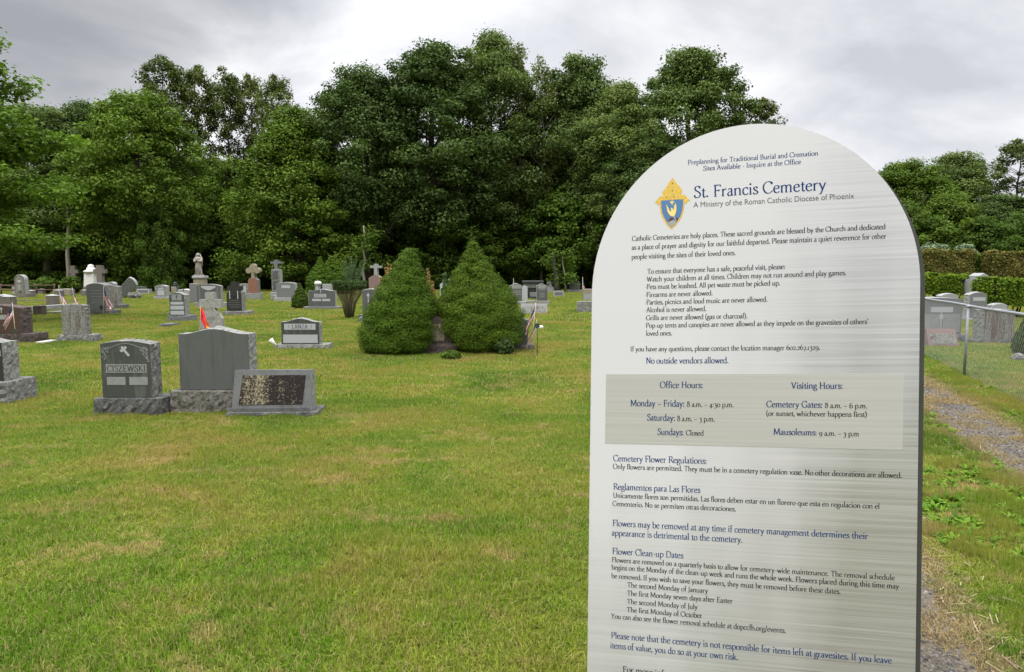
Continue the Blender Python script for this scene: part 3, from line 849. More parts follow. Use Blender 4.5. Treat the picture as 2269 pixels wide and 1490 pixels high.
# ------------------------------------------------------------------ the big arched notice sign
SIGN_TEXT = """h|-128.5|1993.2|249.7|1993.4|14.1|Preplanning for Traditional Burial and Cremation
h|-82.5|1971.0|201.4|1971.7|14.0|Sites Available - Inquire at the Office
t|-112.2|1889.2|270.6|1888.5|34.9|St. Francis Cemetery
s|-112.7|1858.6|346.1|1858.1|16.5|A Ministry of the Roman Catholic Diocese of Phoenix
k|-303.5|1763.2|428.9|1764.1|14.9|Catholic Cemeteries are holy places. These sacred grounds are blessed by the Church and dedicated
k|-304.8|1735.9|430.4|1735.3|14.9|as a place of prayer and dignity for our faithful departed. Please maintain a quiet reverence for other
k|-305.7|1705.4|9.8|1705.7|15.1|people visiting the sites of their loved ones.
r|-257.0|1657.6|151.8|1657.1|15.0|To ensure that everyone has a safe, peaceful visit, please:
r|-264.0|1633.5|320.9|1631.9|15.0|·Watch your children at all times. Children may not run around and play games.
r|-264.4|1609.1|136.5|1608.2|15.0|·Pets must be leashed. All pet waste must be picked up.
r|-265.6|1584.3|-59.3|1583.1|15.0|·Firearms are never allowed.
r|-265.9|1560.3|100.0|1559.7|15.0|·Parties, picnics and loud music are never allowed.
r|-266.2|1536.0|-78.9|1535.5|14.9|·Alcohol is never allowed.
r|-267.0|1511.2|41.6|1510.4|14.9|·Grills are never allowed (gas or charcoal).
r|-268.2|1487.2|379.0|1486.0|15.0|·Pop-up tents and canopies are never allowed as they impede on the gravesites of others'
r|-263.9|1461.9|-184.0|1461.6|15.0|loved ones.
c|-313.6|1412.8|245.7|1412.2|15.0|If you have any questions, please contact the location manager 602.267.1329.
v|-265.6|1373.9|-15.6|1373.5|18.3|No outside vendors allowed.
o|-223.2|1296.7|-92.6|1296.8|19.5|Office Hours:
o|-315.6|1238.8|-148.4|1238.6|19.6|Monday – Friday:
p|-142.0|1238.7|-2.8|1238.7|15.5|8 a.m. – 4:30 p.m.
o|-264.4|1193.9|-177.9|1194.3|19.6|Saturday:
p|-172.0|1193.9|-58.6|1193.8|15.6|8 a.m. – 3 p.m.
o|-232.7|1149.3|-152.9|1149.5|19.5|Sundays:
p|-146.0|1149.6|-92.0|1149.8|15.6|Closed
o|162.6|1296.9|306.5|1296.1|18.6|Visiting Hours:
o|91.8|1239.8|250.2|1239.6|18.8|Cemetery Gates:
p|256.0|1239.7|371.8|1239.2|14.9|8 a.m. – 6 p.m.
p|90.9|1213.2|371.1|1214.4|15.1|(or sunset, whichever happens first)
o|110.8|1156.3|233.1|1157.0|18.7|Mausoleums:
p|238.9|1156.6|348.7|1156.7|14.9|9 a.m. – 3 p.m
f|-372.5|1061.4|-84.3|1063.0|19.4|Cemetery Flower Regulations:
g|-373.8|1036.8|460.9|1038.9|15.4|Only flowers are permitted. They must be in a cemetery regulation vase. No other decorations are allowed.
f|-373.8|970.7|-105.0|972.5|19.3|Reglamentos para Las Flores
g|-375.1|944.1|400.9|947.2|15.5|Unicamente flores son permitidas. Las flores deben estar en un florero que esta en regulacion con el
g|-376.9|917.5|-0.3|920.8|15.4|Cementerio. No se permiten otras decoraciones.
f|-377.8|853.7|368.5|856.1|19.3|Flowers may be removed at any time if cemetery management determines their
f|-380.6|824.6|17.7|824.2|19.3|appearance is detrimental to the cemetery.
f|-380.0|764.3|-158.8|766.4|19.3|Flower Clean-up Dates
g|-381.8|739.2|437.8|739.9|15.4|Flowers are removed on a quarterly basis to allow for cemetery-wide maintenance. The removal schedule
g|-382.6|715.5|448.5|716.1|15.4|begins on the Monday of the clean-up week and runs the whole week. Flowers placed during this time may
g|-383.5|688.4|291.7|688.4|15.5|be removed. If you wish to save your flowers, they must be removed before these dates.
g|-338.5|661.9|-86.4|663.7|15.3|·The second Monday of January
g|-339.3|635.4|-13.7|637.8|15.4|·The first Monday seven days after Easter
g|-339.7|609.0|-118.3|611.2|15.4|·The second Monday of July
g|-341.0|582.0|-104.6|586.2|15.4|·The first Monday of October
g|-386.7|559.5|137.7|560.3|15.4|You can also see the flower removal schedule at dopccfh.org/events.
f|-387.6|496.3|426.1|496.3|19.3|Please note that the cemetery is not responsible for items left at gravesites. If you leave
f|-390.5|464.7|0.1|464.0|19.3|items of value, you do so at your own risk.
x|-352.2|392.0|-224.0|394.0|17.3|For more inf"""
def make_sign():
    A = Vector((.97067, -.2375, .03721)); U = Vector((-.01314, .10215, .99468)); Nv = Vector((-.24004, -.966, .09603))
    root = thing('notice_sign', 'tall arched brushed-metal cemetery notice sign with crest, rules and opening hours', 'sign', (0, 0, 0))
    mat = Matrix(((A.x, -Nv.x, U.x, .6992), (A.y, -Nv.y, U.y, 1.9385), (A.z, -Nv.z, U.z, 0), (0, 0, 0, 1)))
    root.matrix_world = mat
    # brushed metal
    m_, t, b, _ = new_mat('brushed_metal')
    tc = t.nodes.new('ShaderNodeTexCoord')
    mp = t.nodes.new('ShaderNodeMapping'); mp.inputs['Scale'].default_value = (1.1, 1, 150); lk(t, tc.outputs['Object'], mp.inputs[0])
    n1 = noise(t, mp.outputs[0], 1.0, 6, 0.62)
    mp2 = t.nodes.new('ShaderNodeMapping'); mp2.inputs['Scale'].default_value = (2.6, 1, 420); mp2.inputs['Location'].default_value = (5, 0, 9); lk(t, tc.outputs['Object'], mp2.inputs[0])
    n2 = noise(t, mp2.outputs[0], 1.0, 4, 0.6)
    mp3 = t.nodes.new('ShaderNodeMapping'); mp3.inputs['Scale'].default_value = (3.2, 1, 0.5); mp3.inputs['Location'].default_value = (2.2, 0, 1); lk(t, tc.outputs['Object'], mp3.inputs[0])
    n3 = noise(t, mp3.outputs[0], 1.0, 3, 0.5)
    f = mth(t, 'ADD', mth(t, 'MULTIPLY', n1, 0.65), mth(t, 'MULTIPLY', n2, 0.35))
    # brushed sheen put into colour and metallic, streaks stronger towards the lower right
    sp = t.nodes.new('ShaderNodeSeparateXYZ'); lk(t, tc.outputs['Object'], sp.inputs[0])
    sheen_mask = mth(t, 'ADD', mth(t, 'MULTIPLY', sp.outputs[0], 1.1), mth(t, 'ADD', mth(t, 'MULTIPLY', sp.outputs[2], -0.62), mth(t, 'ADD', 1.12, mth(t, 'MULTIPLY', mth(t, 'SUBTRACT', n3, .5), 1.3))), True)
    grain = mth(t, 'MULTIPLY', mth(t, 'SUBTRACT', f, 0.5), sheen_mask)
    val = mth(t, 'ADD', mth(t, 'MULTIPLY', grain, 1.5), 0.5, True)
    c = ramp(t, val, [(0.0, (0.22, 0.223, 0.228)), (0.5, (0.575, 0.573, 0.590)), (1.0, (0.86, 0.862, 0.875))])
    lk(t, c, b.inputs['Base Color'])
    lk(t, mth(t, 'ADD', mth(t, 'MULTIPLY', sheen_mask, 0.62), 0.06), b.inputs['Metallic'])
    lk(t, mth(t, 'ADD', mth(t, 'MULTIPLY', n1, 0.3), 0.28), b.inputs['Roughness'])
    b.inputs['Anisotropic'].default_value = 0.6
    bump(t, b, f, 0.0006, 0.5)
    dark = plain('sign_edge', (0.045, 0.047, 0.042), 0.5, 0.2, 0.1)
    def outline(dx=0.0, zb=-0.05, dz=0.0):
        # sides lean 1.5 degrees; the top is a half ellipse
        sk = 0.0272
        pts = [(-.4765 + dx, zb), (.4735 + dx, zb)]
        zs = 1.600
        for k in range(61):
            a = math.pi * k / 60
            z = zs + .5035 * math.sin(a)
            pts.append((-.0015 + .475 * math.cos(a) + sk * (z - 0.0) + dx, z + dz))
        return pts
    p = MB(); p.plate(outline(), 0.0, 0.006); pan = p.build('panel', m_, root)
    q = MB(); q.plate(outline(0.0145, -.05, -.013), 0.0065, 0.05); q.build('backing', dark, root)
    h = MB(); h.plate([(-.398, 1.1178), (.464, 1.1192), (.4706, 1.3402), (-.3912, 1.3402)], -0.0006, 0.0004)
    mh, t, b, _ = new_mat('printed_grey_panel')
    tc = t.nodes.new('ShaderNodeTexCoord')
    mp = t.nodes.new('ShaderNodeMapping'); mp.inputs['Scale'].default_value = (1.1, 1, 150); lk(t, tc.outputs['Object'], mp.inputs[0])
    f = noise(t, mp.outputs[0], 1.0, 6, 0.62)
    lk(t, ramp(t, f, [(0.3, (0.455, 0.45, 0.43)), (0.7, (0.54, 0.535, 0.51))]), b.inputs['Base Color'])
    b.inputs['Metallic'].default_value = 0.4; b.inputs['Roughness'].default_value = 0.42
    h.build('hours_panel', mh, root)
    navy = plain('navy_print', (0.0, 0.028, 0.125), 0.6, 0, 0.05, 20, 0.15); ink = plain('black_print', (0.020, 0.022, 0.022), 0.6, 0, 0.05, 20, 0.15)
    grey = plain('grey_print', (0.075, 0.073, 0.072), 0.5, 0, 0.05)
    names = {'h': ('preplanning_lettering', navy), 't': ('title_lettering', navy), 'k': ('welcome_lettering', ink), 'r': ('rules_lettering', ink),
             'c': ('contact_lettering', ink), 'v': ('vendor_lettering', navy), 'o': ('hours_heading_lettering', navy), 'p': ('hours_lettering', ink),
             'f': ('flower_heading_lettering', navy), 'g': ('flower_rules_lettering', ink), 'x': ('closing_lettering', ink)}
    mbs = {}
    for line in SIGN_TEXT.split('\n'):
        k, x0, z0, x1, z1, cap, s_ = line.split('|', 6)
        x0, z0, x1, z1, cap = (float(v) / 1000 for v in (x0, z0, x1, z1, cap))
        if k == 's':
            fc = bpy.data.curves.new('subtitle_lettering', 'FONT'); fc.body = s_; fc.size = 0.02
            fo = bpy.data.objects.new('subtitle_lettering', fc); col.objects.link(fo)
            bpy.context.view_layer.update()
            me = bpy.data.meshes.new_from_object(fo)
            bpy.data.objects.remove(fo)
            co = np.zeros(len(me.vertices) * 3, dtype=np.float32); me.vertices.foreach_get('co', co); co = co.reshape(-1, 3)
            sx = (x1 - x0) / (co[:, 0].max() - co[:, 0].min())
            capz = co[:, 1].max()
            V = np.stack([x0 + (co[:, 0] - co[:, 0].min()) * sx, np.full(len(co), -0.0005), z0 + co[:, 1] * cap / capz], 1)
            me.vertices.foreach_set('co', np.ascontiguousarray(V, dtype=np.float32).ravel()); me.update()
            link('subtitle_lettering', me, root, [grey])
            continue
        w = {'t': .92, 'h': 1.0, 'f': 1.05, 'v': 1.1, 'o': 1.1}.get(k, 1.12)
        key = k if k not in 'op' else k + str(len(mbs))
        write(mbs.setdefault(key, MB()), s_, x0, x1, (z0 + z1) / 2, cap, -0.0012 if k in 'op' else -0.0005, 0, w)
    for k, mb in mbs.items():
        mb.build(names[k[0]][0], names[k[0]][1], root)
    # crest: mitre over a shield with a rising bird
    gold = plain('gold_print', (0.60, 0.40, 0.055), 0.5, 0, 0.25, 300); blue = plain('blue_print', (0.065, 0.16, 0.33), 0.5, 0, 0.05)
    stone = plain('grey_blue_print', (0.27, 0.30, 0.30), 0.5, 0, 0.05); flame = plain('flame_print', (0.10, 0.012, 0.015), 0.5, 0, 0.1)
    pale = plain('pale_gold_print', (0.70, 0.55, 0.17), 0.5, 0, 0.1)
    E = {'mitre': [(-175.3,1957.1),(-172.1,1951.5),(-162.0,1936.2),(-153.1,1925.0),(-145.0,1911.8),(-151.6,1900.3),(-138.7,1900.2),(-131.8,1890.5),(-122.3,1881.3),(-130.0,1879.8),(-134.0,1871.4),(-139.7,1875.0),(-142.1,1886.5),(-211.4,1886.1),(-216.1,1875.7),(-219.4,1871.2),(-223.2,1878.8),(-232.3,1880.7),(-224.4,1886.9),(-215.1,1899.7),(-202.0,1900.2),(-208.4,1911.3),(-199.8,1920.1),(-189.2,1936.7),(-178.6,1950.7)],
         'gold': [(-215.9,1886.4),(-138.9,1886.9),(-139.8,1869.8),(-142.6,1850.0),(-148.0,1833.1),(-157.2,1817.7),(-167.7,1805.0),(-180.6,1794.3),(-192.3,1806.3),(-203.1,1821.5),(-210.7,1839.3),(-215.0,1858.3)],
         'blue': [(-211.0,1886.1),(-143.4,1885.9),(-144.0,1868.7),(-147.1,1850.3),(-152.5,1834.7),(-161.1,1820.6),(-171.6,1809.2),(-180.5,1801.0),(-190.9,1812.9),(-199.8,1826.7),(-206.8,1843.1),(-210.4,1860.7)],
         'mount': [(-194.5,1815.1),(-183.0,1820.4),(-173.3,1823.2),(-167.5,1818.3),(-164.0,1815.4),(-171.6,1807.6),(-180.5,1800.6),(-189.7,1809.5)],
         'bird': [(-195.2,1874.4),(-190.2,1863.5),(-185.2,1852.5),(-181.1,1848.3),(-180.6,1857.6),(-183.1,1859.7),(-178.6,1862.1),(-175.4,1858.6),(-175.9,1852.0),(-172.8,1857.1),(-170.7,1869.0),(-166.1,1876.0),(-164.6,1862.0),(-165.1,1851.4),(-167.2,1842.2),(-171.8,1834.5),(-167.5,1824.9),(-163.0,1818.0),(-166.2,1820.8),(-173.1,1833.9),(-180.2,1834.9),(-186.6,1840.6),(-191.7,1850.2),(-194.1,1862.4)],
         'cross': [(-179.5,1883.5),(-175.0,1883.9),(-175.7,1880.6),(-171.2,1882.3),(-171.2,1876.3),(-175.1,1877.9),(-175.8,1873.9),(-177.8,1868.1),(-179.4,1874.2),(-180.3,1877.5),(-183.5,1875.7),(-183.5,1882.4),(-179.9,1880.4)],
         'flame1': [(-190.8,1818.9),(-187.5,1827.3),(-185.6,1824.6),(-182.9,1832.4),(-181.0,1828.3),(-179.0,1834.2),(-177.1,1829.4),(-174.5,1831.3),(-173.3,1825.2),(-183.1,1818.4)],
         'flame2': [(-165.5,1827.4),(-163.5,1832.7),(-162.0,1827.9),(-159.7,1828.5),(-160.0,1823.2),(-163.7,1816.7),(-167.5,1823.6)],
         'gems': [(-175.8,1937.8),(-176.1,1926.3),(-176.5,1915.2),(-176.9,1903.9),(-193.9,1895.7),(-182.9,1895.7),(-171.2,1895.6),(-160.2,1895.8)]}
    def em(name, key, y, mt, parent):
        keys = key if isinstance(key, tuple) else (key,)
        mb = MB()
        for kk in keys:
            mb.poly([(x / 1000, z / 1000) for x, z in E[kk]], y)
        return mb.build(name, mt, parent)
    cr = em('crest', 'gold', -0.0005, gold, root)
    em('mitre', 'mitre', -0.0007, gold, cr)
    sh = em('shield_field', 'blue', -0.0009, blue, cr)
    em('shield_mount', 'mount', -0.0013, stone, cr)
    em('flames', ('flame1', 'flame2'), -0.0011, flame, cr)
    em('rising_bird', 'bird', -0.0015, pale, cr)
    em('shield_cross', 'cross', -0.0012, pale, cr)
    gm = MB()
    for i, (x, z) in enumerate(E['gems']):
        a, c_ = (1.7, 2.9) if i < 4 else (2.4, 1.4)
        gm.poly([((x + a * math.cos(k * math.pi / 4)) / 1000, (z + c_ * math.sin(k * math.pi / 4)) / 1000) for k in range(8)], -0.0010, i % 2)
    gm.build('jewels', [flame, stone], cr)
    bd = MB()
    for sgn in (-1, 1):   # the mitre's embroidered bands
        bd.poly([(-.1765 + sgn * .0024, 1.949), (-.1765 + sgn * .0030, 1.949), (-.1775 + sgn * .0030, 1.899), (-.1775 + sgn * .0024, 1.899)], -0.0009)
    bd.build('mitre_band', pale, cr)
make_sign()

# ------------------------------------------------------------------ headstones
STONE_N = [0]
def top_arch(w, h, rise, kind='oval'):
    """front outline of a headstone, base at z = 0"""
    pts = [(-w / 2, 0), (w / 2, 0)]
    if kind == 'flat': return pts + [(w / 2, h), (-w / 2, h)]
    if kind == 'round':
        r_ = w / 2
        return pts + [(r_ * math.cos(a), h - r_ + r_ * math.sin(a)) for a in [math.pi * k / 20 for k in range(21)]]
    if kind == 'peak': return pts + [(w / 2, h - rise), (0, h), (-w / 2, h - rise)]
    n = 20
    for k in range(n + 1):
        u = 1 - 2 * k / n
        if kind == 'oval': z = h - rise * u * u
        else: z = h - rise * (1 - math.cos(min(1.0, abs(u) * 1.12) * math.pi)) / 2      # serpentine
        pts.append((u * w / 2, z))
    return pts

CROSS = [(-.15, 0), (.15, 0), (.15, .62), (.5, .62), (.5, .84), (.15, .84), (.15, 1), (-.15, 1), (-.15, .84), (-.5, .84), (-.5, .62), (-.15, .62)]
def tuft_row(x0, x1, y, n=None):
    for i in range(n or max(2, int((x1 - x0) / .16))):
        TUFT_SPOTS.append((random.uniform(x0, x1), y + random.uniform(-.05, .03), random.uniform(.8, 1.5)))

def headstone(label, die, B, base=None, depth=.2, top='oval', rise=8, mats=('polished_dark', 'rough', 'rough'), panels=(), texts=(), crosses=(), name='headstone',
              rough=.020, yaw=0, group=None, cat='headstone', die_rough=None, setback=.07, base_depth=None, trim=(), lean=0, extra=None):
    """die = (left, right, top) in photo pixels of its front face; base = (left, right, top) of the plinth; B = where its front meets the lawn"""
    STONE_N[0] += 1
    sd_ = STONE_N[0]
    L, Rr, T = die
    mid = (L + Rr) / 2
    Yb = G(mid, B).y
    yd = Yb + setback if base else Yb
    zb = at(mid, base[2], Yb).z if base else 0.0
    xl, xr = at(L, B, yd).x, at(Rr, B, yd).x
    zt = at(mid, T, yd).z
    pxm = (xr - xl) / (Rr - L)
    w, h = xr - xl, zt - zb
    cx = (xl + xr) / 2
    root = thing(name, label, cat, (cx, Yb, 0), R(yaw), group)
    oy = yd - Yb
    mb = MB()
    o = top_arch(w, h, rise * pxm, top)
    dr = rough if die_rough is None else die_rough
    far = Yb > 24
    mb.slab(o, oy, oy + depth, 0 if far else dr, .006 if not far else .012, 0, 1, .038, sd_)
    tb = mb.build('tablet', [M[mats[0]], M[mats[1]]], root)
    tb.location = (0, 0, zb + (0.002 if base else 0))
    if lean: tb.rotation_euler = (R(lean), 0, 0)
    if base:
        bl, br = at(base[0], B, Yb).x - cx, at(base[1], B, Yb).x - cx
        pb = MB()
        bd = base_depth or depth + 2 * oy
        if far: pb.box(bl, br, 0, bd, 0, zb, 0, .015)
        else: pb.block(bl, br, 0, bd, 0, zb, rough * .8, 0, None, .045, sd_ + 50)
        pb.build('plinth', M[mats[2]], root)
        if not far: tuft_row(cx + bl, cx + br, Yb - .02)
    elif not far: tuft_row(cx - w / 2, cx + w / 2, Yb - .02)
    for (x0, x1, z0, z1, mt) in panels:
        p = MB(); X0, X1 = (x0 - .5) * w, (x1 - .5) * w
        p.plate([(X0, z0 * h), (X1, z0 * h), (X1, z1 * h), (X0, z1 * h)], -.003, .002)
        q = p.build('inscription_panel', M[mt], tb); q.location = (0, oy, 0)
    for (s_, x0, x1, z0, ch, mt) in texts:
        p = MB(); write(p, s_, (x0 - .5) * w, (x1 - .5) * w, z0 * h, ch * h, -.0045, 0, 1.15)
        q = p.build('lettering', M[mt], tb); q.location = (0, oy, 0)
    for (x, z, sx, sz, ang, mt) in crosses:
        p = MB(); a = R(ang)
        pts = [(u * sx * w, (v - .5) * sz * h) for u, v in CROSS]
        pts = [(u * math.cos(a) - v * math.sin(a) + (x - .5) * w, u * math.sin(a) + v * math.cos(a) + z * h) for u, v in pts]
        p.plate(pts, -.005, .002)
        q = p.build('carved_cross', M[mt], tb); q.location = (0, oy, 0)
    if extra: extra(root, tb, w, h, oy, zb, cx, Yb, depth)
    return root

def carved_lines(rows, mt='letter_mid'):
    """rows of engraving too small to read: thin cut grooves, no letters"""
    def f(root, tb, w, h, oy, zb, cx, Yb, depth):
        r_ = random.Random(int(cx * 100))
        for (x0, x1, z, hh) in rows:
            p = MB()
            x = (x0 - .5) * w
            while x < (x1 - .5) * w:
                l = r_.uniform(.02, .05) * w
                p.plate([(x, z * h), (x + l, z * h), (x + l, (z + hh) * h), (x, (z + hh) * h)], -.002, .001)
                x += l + .014 * w
            q = p.build('engraved_line', M[mt], tb); q.location = (0, oy, 0)
    return f

def vines(root, tb, w, h, oy, zb, cx, Yb, depth):
    """shallow carved leaf sprays in the two upper corners and a carved border line"""
    p = MB(); r_ = random.Random(4)
    for sgn in (-1, 1):
        for i in range(46):
            u = r_.uniform(0, 1); v = r_.uniform(0, 1) * (1 - u * .8)
            x = sgn * (.46 - u * .17) * w; z = (.89 - v * .27 - u * .0) * h
            if u + v < .15: continue
            a = r_.uniform(0, 3.1); l = .022 * w * r_.uniform(.7, 1.5); wd = l * .4
            c_, s_ = math.cos(a), math.sin(a)
            p.plate([(x - l * c_, z - l * s_), (x + wd * s_, z - wd * c_), (x + l * c_, z + l * s_), (x - wd * s_, z + wd * c_)], -.004, .002)
    q = p.build('carved_leaves', M['panel'], tb); q.location = (0, oy, 0)
    p = MB(); pts = []
    for k in range(15):
        a = -.62 + 1.24 * k / 14
        pts.append((math.sin(a) * .57 * w, (.955 - (1 - math.cos(a)) * .55) * h))
    for i in range(14):
        (xa, za), (xb, zb_) = pts[i], pts[i + 1]
        p.plate([(xa, za - .006), (xb, zb_ - .006), (xb, zb_), (xa, za)], -.003, .002)
    q = p.build('carved_border', M['panel'], tb); q.location = (0, oy, 0)

# nearest row
headstone('grey headstone cut off by the left edge of the picture, rough side and dark face', (-118, 14, 750), 898, (-150, 20, 848), .28, 'serp', 10,
          ('polished_black', 'rough_light', 'rough'), [(.62, .97, .58, .72, 'panel')], base_depth=.5, setback=.08)
headstone('dark headstone with tilted carved cross and leafy corners, nearest on the left', (230, 341, 756), 923, (209, 360, 884), .22, 'oval', 7.5,
          ('polished_dark', 'rough', 'rough_dark'), [(.10, .905, .44, .59, 'panel'), (.105, .475, .225, .365, 'panel'), (.55, .915, .225, .365, 'panel')],
          [('CISZEWSKI', .12, .89, .463, .105, 'letter_dark')], [(.50, .815, .145, .205, 38, 'panel_light')], extra=vines, setback=.06, base_depth=.36)
headstone('large blank grey headstone with moss-stained plinth, behind the slanted marker', (402, 558, 729), 917, (378, 572, 868), .23, 'serp', 12,
          ('polished_grey', 'rough_light', 'mossy'), setback=.09, base_depth=.44)
# slanted bronze-plaque marker
def slant_marker(label, px, B, top, depth_b, face, frame, plaque, baseb, yaw, frac=.42, name='slant_marker'):
    L, Rr = px
    mid = (L + Rr) / 2
    Yb = G(mid, B).y
    cx = (at(L, B, Yb).x + at(Rr, B, Yb).x) / 2; w = at(Rr, B, Yb).x - at(L, B, Yb).x
    root = thing(name, label, 'grave marker', (cx, Yb, 0), R(yaw))
    hb = .055
    if baseb:
        p = MB(); p.block(-w / 2 - .05, w / 2 + .09, 0, depth_b + .14, 0, hb, .01, 0, None, .07, 3); p.build('plinth', M[baseb], root); z0 = hb
    else: z0 = 0
    h = at(mid, top, Yb + depth_b * frac).z - z0
    y0 = .06 if baseb else 0
    p = MB()
    yt = depth_b * frac
    a = [(-w / 2, y0, z0 + .001), (w / 2, y0, z0 + .001), (w / 2, y0 + .0, z0 + .04), (-w / 2, y0 + .0, z0 + .04), (-w / 2 + .005, y0 + yt, z0 + h), (w / 2 - .005, y0 + yt, z0 + h),
         (w / 2, y0 + depth_b, z0 + h * .96), (-w / 2, y0 + depth_b, z0 + h * .96), (w / 2, y0 + depth_b, z0 + .001), (-w / 2, y0 + depth_b, z0 + .001)]
    p.add(a, [(0, 1, 2, 3), (3, 2, 5, 4), (4, 5, 6, 7), (7, 6, 8, 9)], 0)
    p.add(a, [(1, 8, 6, 5, 2), (0, 3, 4, 7, 9)], 1)
    p.build('slanted_block', [M[face], M[frame]], root)
    p = MB()
    def fp(u, v, d):
        z = .04 + (h - .04) * v; y = yt * v
        n = Vector((0, -(h - .04), yt)).normalized()
        return ((u - .5) * w, y0 + y + n.y * d, z0 + z + n.z * d)
    q = [(.085, .10), (.90, .10), (.93, .86), (.115, .86)] if baseb else [(.10, .10), (.92, .10), (.94, .72), (.06, .72)]
    v = [fp(u, vv, .008) for u, vv in q] + [fp(u, vv, -.002) for u, vv in q]
    p.add(v, [(0, 1, 2, 3), (0, 4, 5, 1), (1, 5, 6, 2), (2, 6, 7, 3), (3, 7, 4, 0)])
    p.build('plaque', M[plaque], root)
    tuft_row(cx - w / 2, cx + w / 2, Yb - .02)
    return root
slant_marker('low slanted stone marker with flaking dark bronze plaque, in front of the blank headstone', (512, 683), 926, 822, .30, 'frame_grey', 'rough_light', 'bronze', 'rough_dark', 3)

# second row
headstone('low grey headstone with wavy top and pale name band, left of the twin spruces', (624, 709, 706), 776, (611, 727, 764), .20, 'serp', 8,
          ('polished_dark', 'rough_light', 'rough_light'), [(.085, .90, .56, .79, 'panel_light'), (.05, .95, .05, .37, 'panel_light')],
          [('LANZA', .28, .70, .60, .155, 'letter_dark'), ('+', .2, .24, .62, .10, 'letter_dark')], [(.20, .675, .02, .12, 0, 'letter_dark'), (.80, .675, .02, .12, 0, 'letter_dark')],
          extra=carved_lines([(.10, .42, .26, .05), (.52, .88, .26, .05), (.12, .40, .13, .04), (.54, .86, .13, .04)], 'letter_mid'), base_depth=.4)
headstone('brown polished granite headstone at the left edge with carved cross and name band', (-62, 47, 677), 762, (-78, 68, 741), .42, 'oval', 6,
          ('brown', 'brown_rough', 'brown_rough'), [(.30, .81, .50, .665, 'panel')], [('BER', .56, .79, .525, .115, 'letter_light')], [(.645, .83, .05, .20, 0, 'panel_light')], base_depth=.6, setback=.07)
headstone('rough rust-streaked headstone standing alone behind the carved-cross headstone', (140, 191, 675), 759, (127, 204, 743), .22, 'oval', 3,
          ('stained', 'stained', 'rough'), die_rough=.026, base_depth=.42)
headstone('tall pale grey headstone left of centre with rows of faint engraving', (194, 236, 628), 699, (191, 240, 689), .55, 'oval', 5,
          ('grey', 'rough', 'rough_dark'), base_depth=.85, setback=.05,
          extra=carved_lines([(.2, .8, .72, .02), (.15, .85, .60, .02), (.2, .8, .50, .02), (.25, .75, .38, .02), (.25, .8, .28, .02)], 'letter_light'))
headstone('rough streaked headstone half hidden behind the tall pale grey one', (246, 264, 634), 685, (240, 274, 675), .3, 'oval', 1.5, ('stained', 'rough', 'rough_dark'))
headstone('narrow grey headstone with small black cross and three pale panels', (377, 411, 649), 713, (371, 418, 700), .35, 'oval', 5.5,
          ('polished_dark', 'rough_light', 'grey'), [(.08, .92, .48, .60, 'panel_light'), (.06, .94, .26, .43, 'panel_light'), (.06, .94, .04, .21, 'panel_light'), (.18, .82, .66, .93, 'panel')],
          (), [(.5, .80, .13, .20, 0, 'letter_dark')], base_depth=.6, setback=.05)
def drape(root, tb, w, h, oy, zb, cx, Yb, depth):
    p = MB()
    a = [(-.30, .90), (.30, .90)] + [(.30 - .60 * k / 10, .66 + .16 * abs(1 - k / 5) ** 1.6 + .0) for k in range(11)]
    p.plate([(x * w, z * h) for x, z in a], -.004, .002)
    q = p.build('carved_drape', M['panel_light'], tb); q.location = (0, oy, 0)
    for s_ in (-1, 1):
        p = MB(); p.box(s_ * .38 * w - .03 * w, s_ * .38 * w + .03 * w, -.006, .002, .1 * h, .86 * h)
        q = p.build('carved_pilaster', M['grey'], tb); q.location = (0, oy, 0)
headstone('grey family headstone with carved drape, behind the marble cross', (437, 490, 630), 681, (431, 500, 671), .3, 'oval', 4, ('polished_grey', 'rough_light', 'rough_light'),
          texts=[], extra=drape, base_depth=.55)
headstone('plain grey headstone below the statue, left of the carved-drape stone', (421, 440, 629), 672, None, .4, 'flat', 2, ('grey', 'rough_light', 'rough'))
def black_cross_top(root, tb, w, h, oy, zb, cx, Yb, depth):
    p = MB()
    p.plate([(-.17 * w, .60 * h), (.17 * w, .60 * h), (.17 * w, .86 * h), (.42 * w, .86 * h), (.42 * w, 1.03 * h), (.17 * w, 1.03 * h), (.17 * w, 1.20 * h), (-.17 * w, 1.20 * h), (-.17 * w, 1.03 * h), (-.42 * w, 1.03 * h), (-.42 * w, .86 * h), (-.17 * w, .86 * h)], -.02, depth * .8)
    q = p.build('raised_cross', [M['polished_black']], tb); q.location = (0, oy, 0)
    for x in (-.26, .26):
        p = MB(); p.plate([(x * w - .03 * w, .50 * h), (x * w + .03 * w, .50 * h), (x * w + .03 * w, .84 * h), (x * w - .03 * w, .84 * h)], -.024, .002)
        q = p.build('carved_candle', M['panel_light'], tb); q.location = (0, oy, 0)
    carved_lines([(.2, .8, .42, .03), (.12, .88, .33, .03), (.12, .9, .24, .03), (.2, .85, .15, .03)], 'letter_mid')(root, tb, w, h, oy, zb, cx, Yb, depth)
headstone('black headstone rising into a raised cross, right of the marble cross', (503, 537, 636), 700, (494, 549, 690), .38, 'serp', 12, ('polished_black', 'rough', 'rough'), extra=black_cross_top, base_depth=.6, setback=.06)
headstone('grey framed headstone half hidden behind the black cross stone', (530, 550, 629), 662, None, .3, 'flat', 2, ('rough', 'rough_light', 'rough'), [(.42, .8, .25, .85, 'panel_light')])
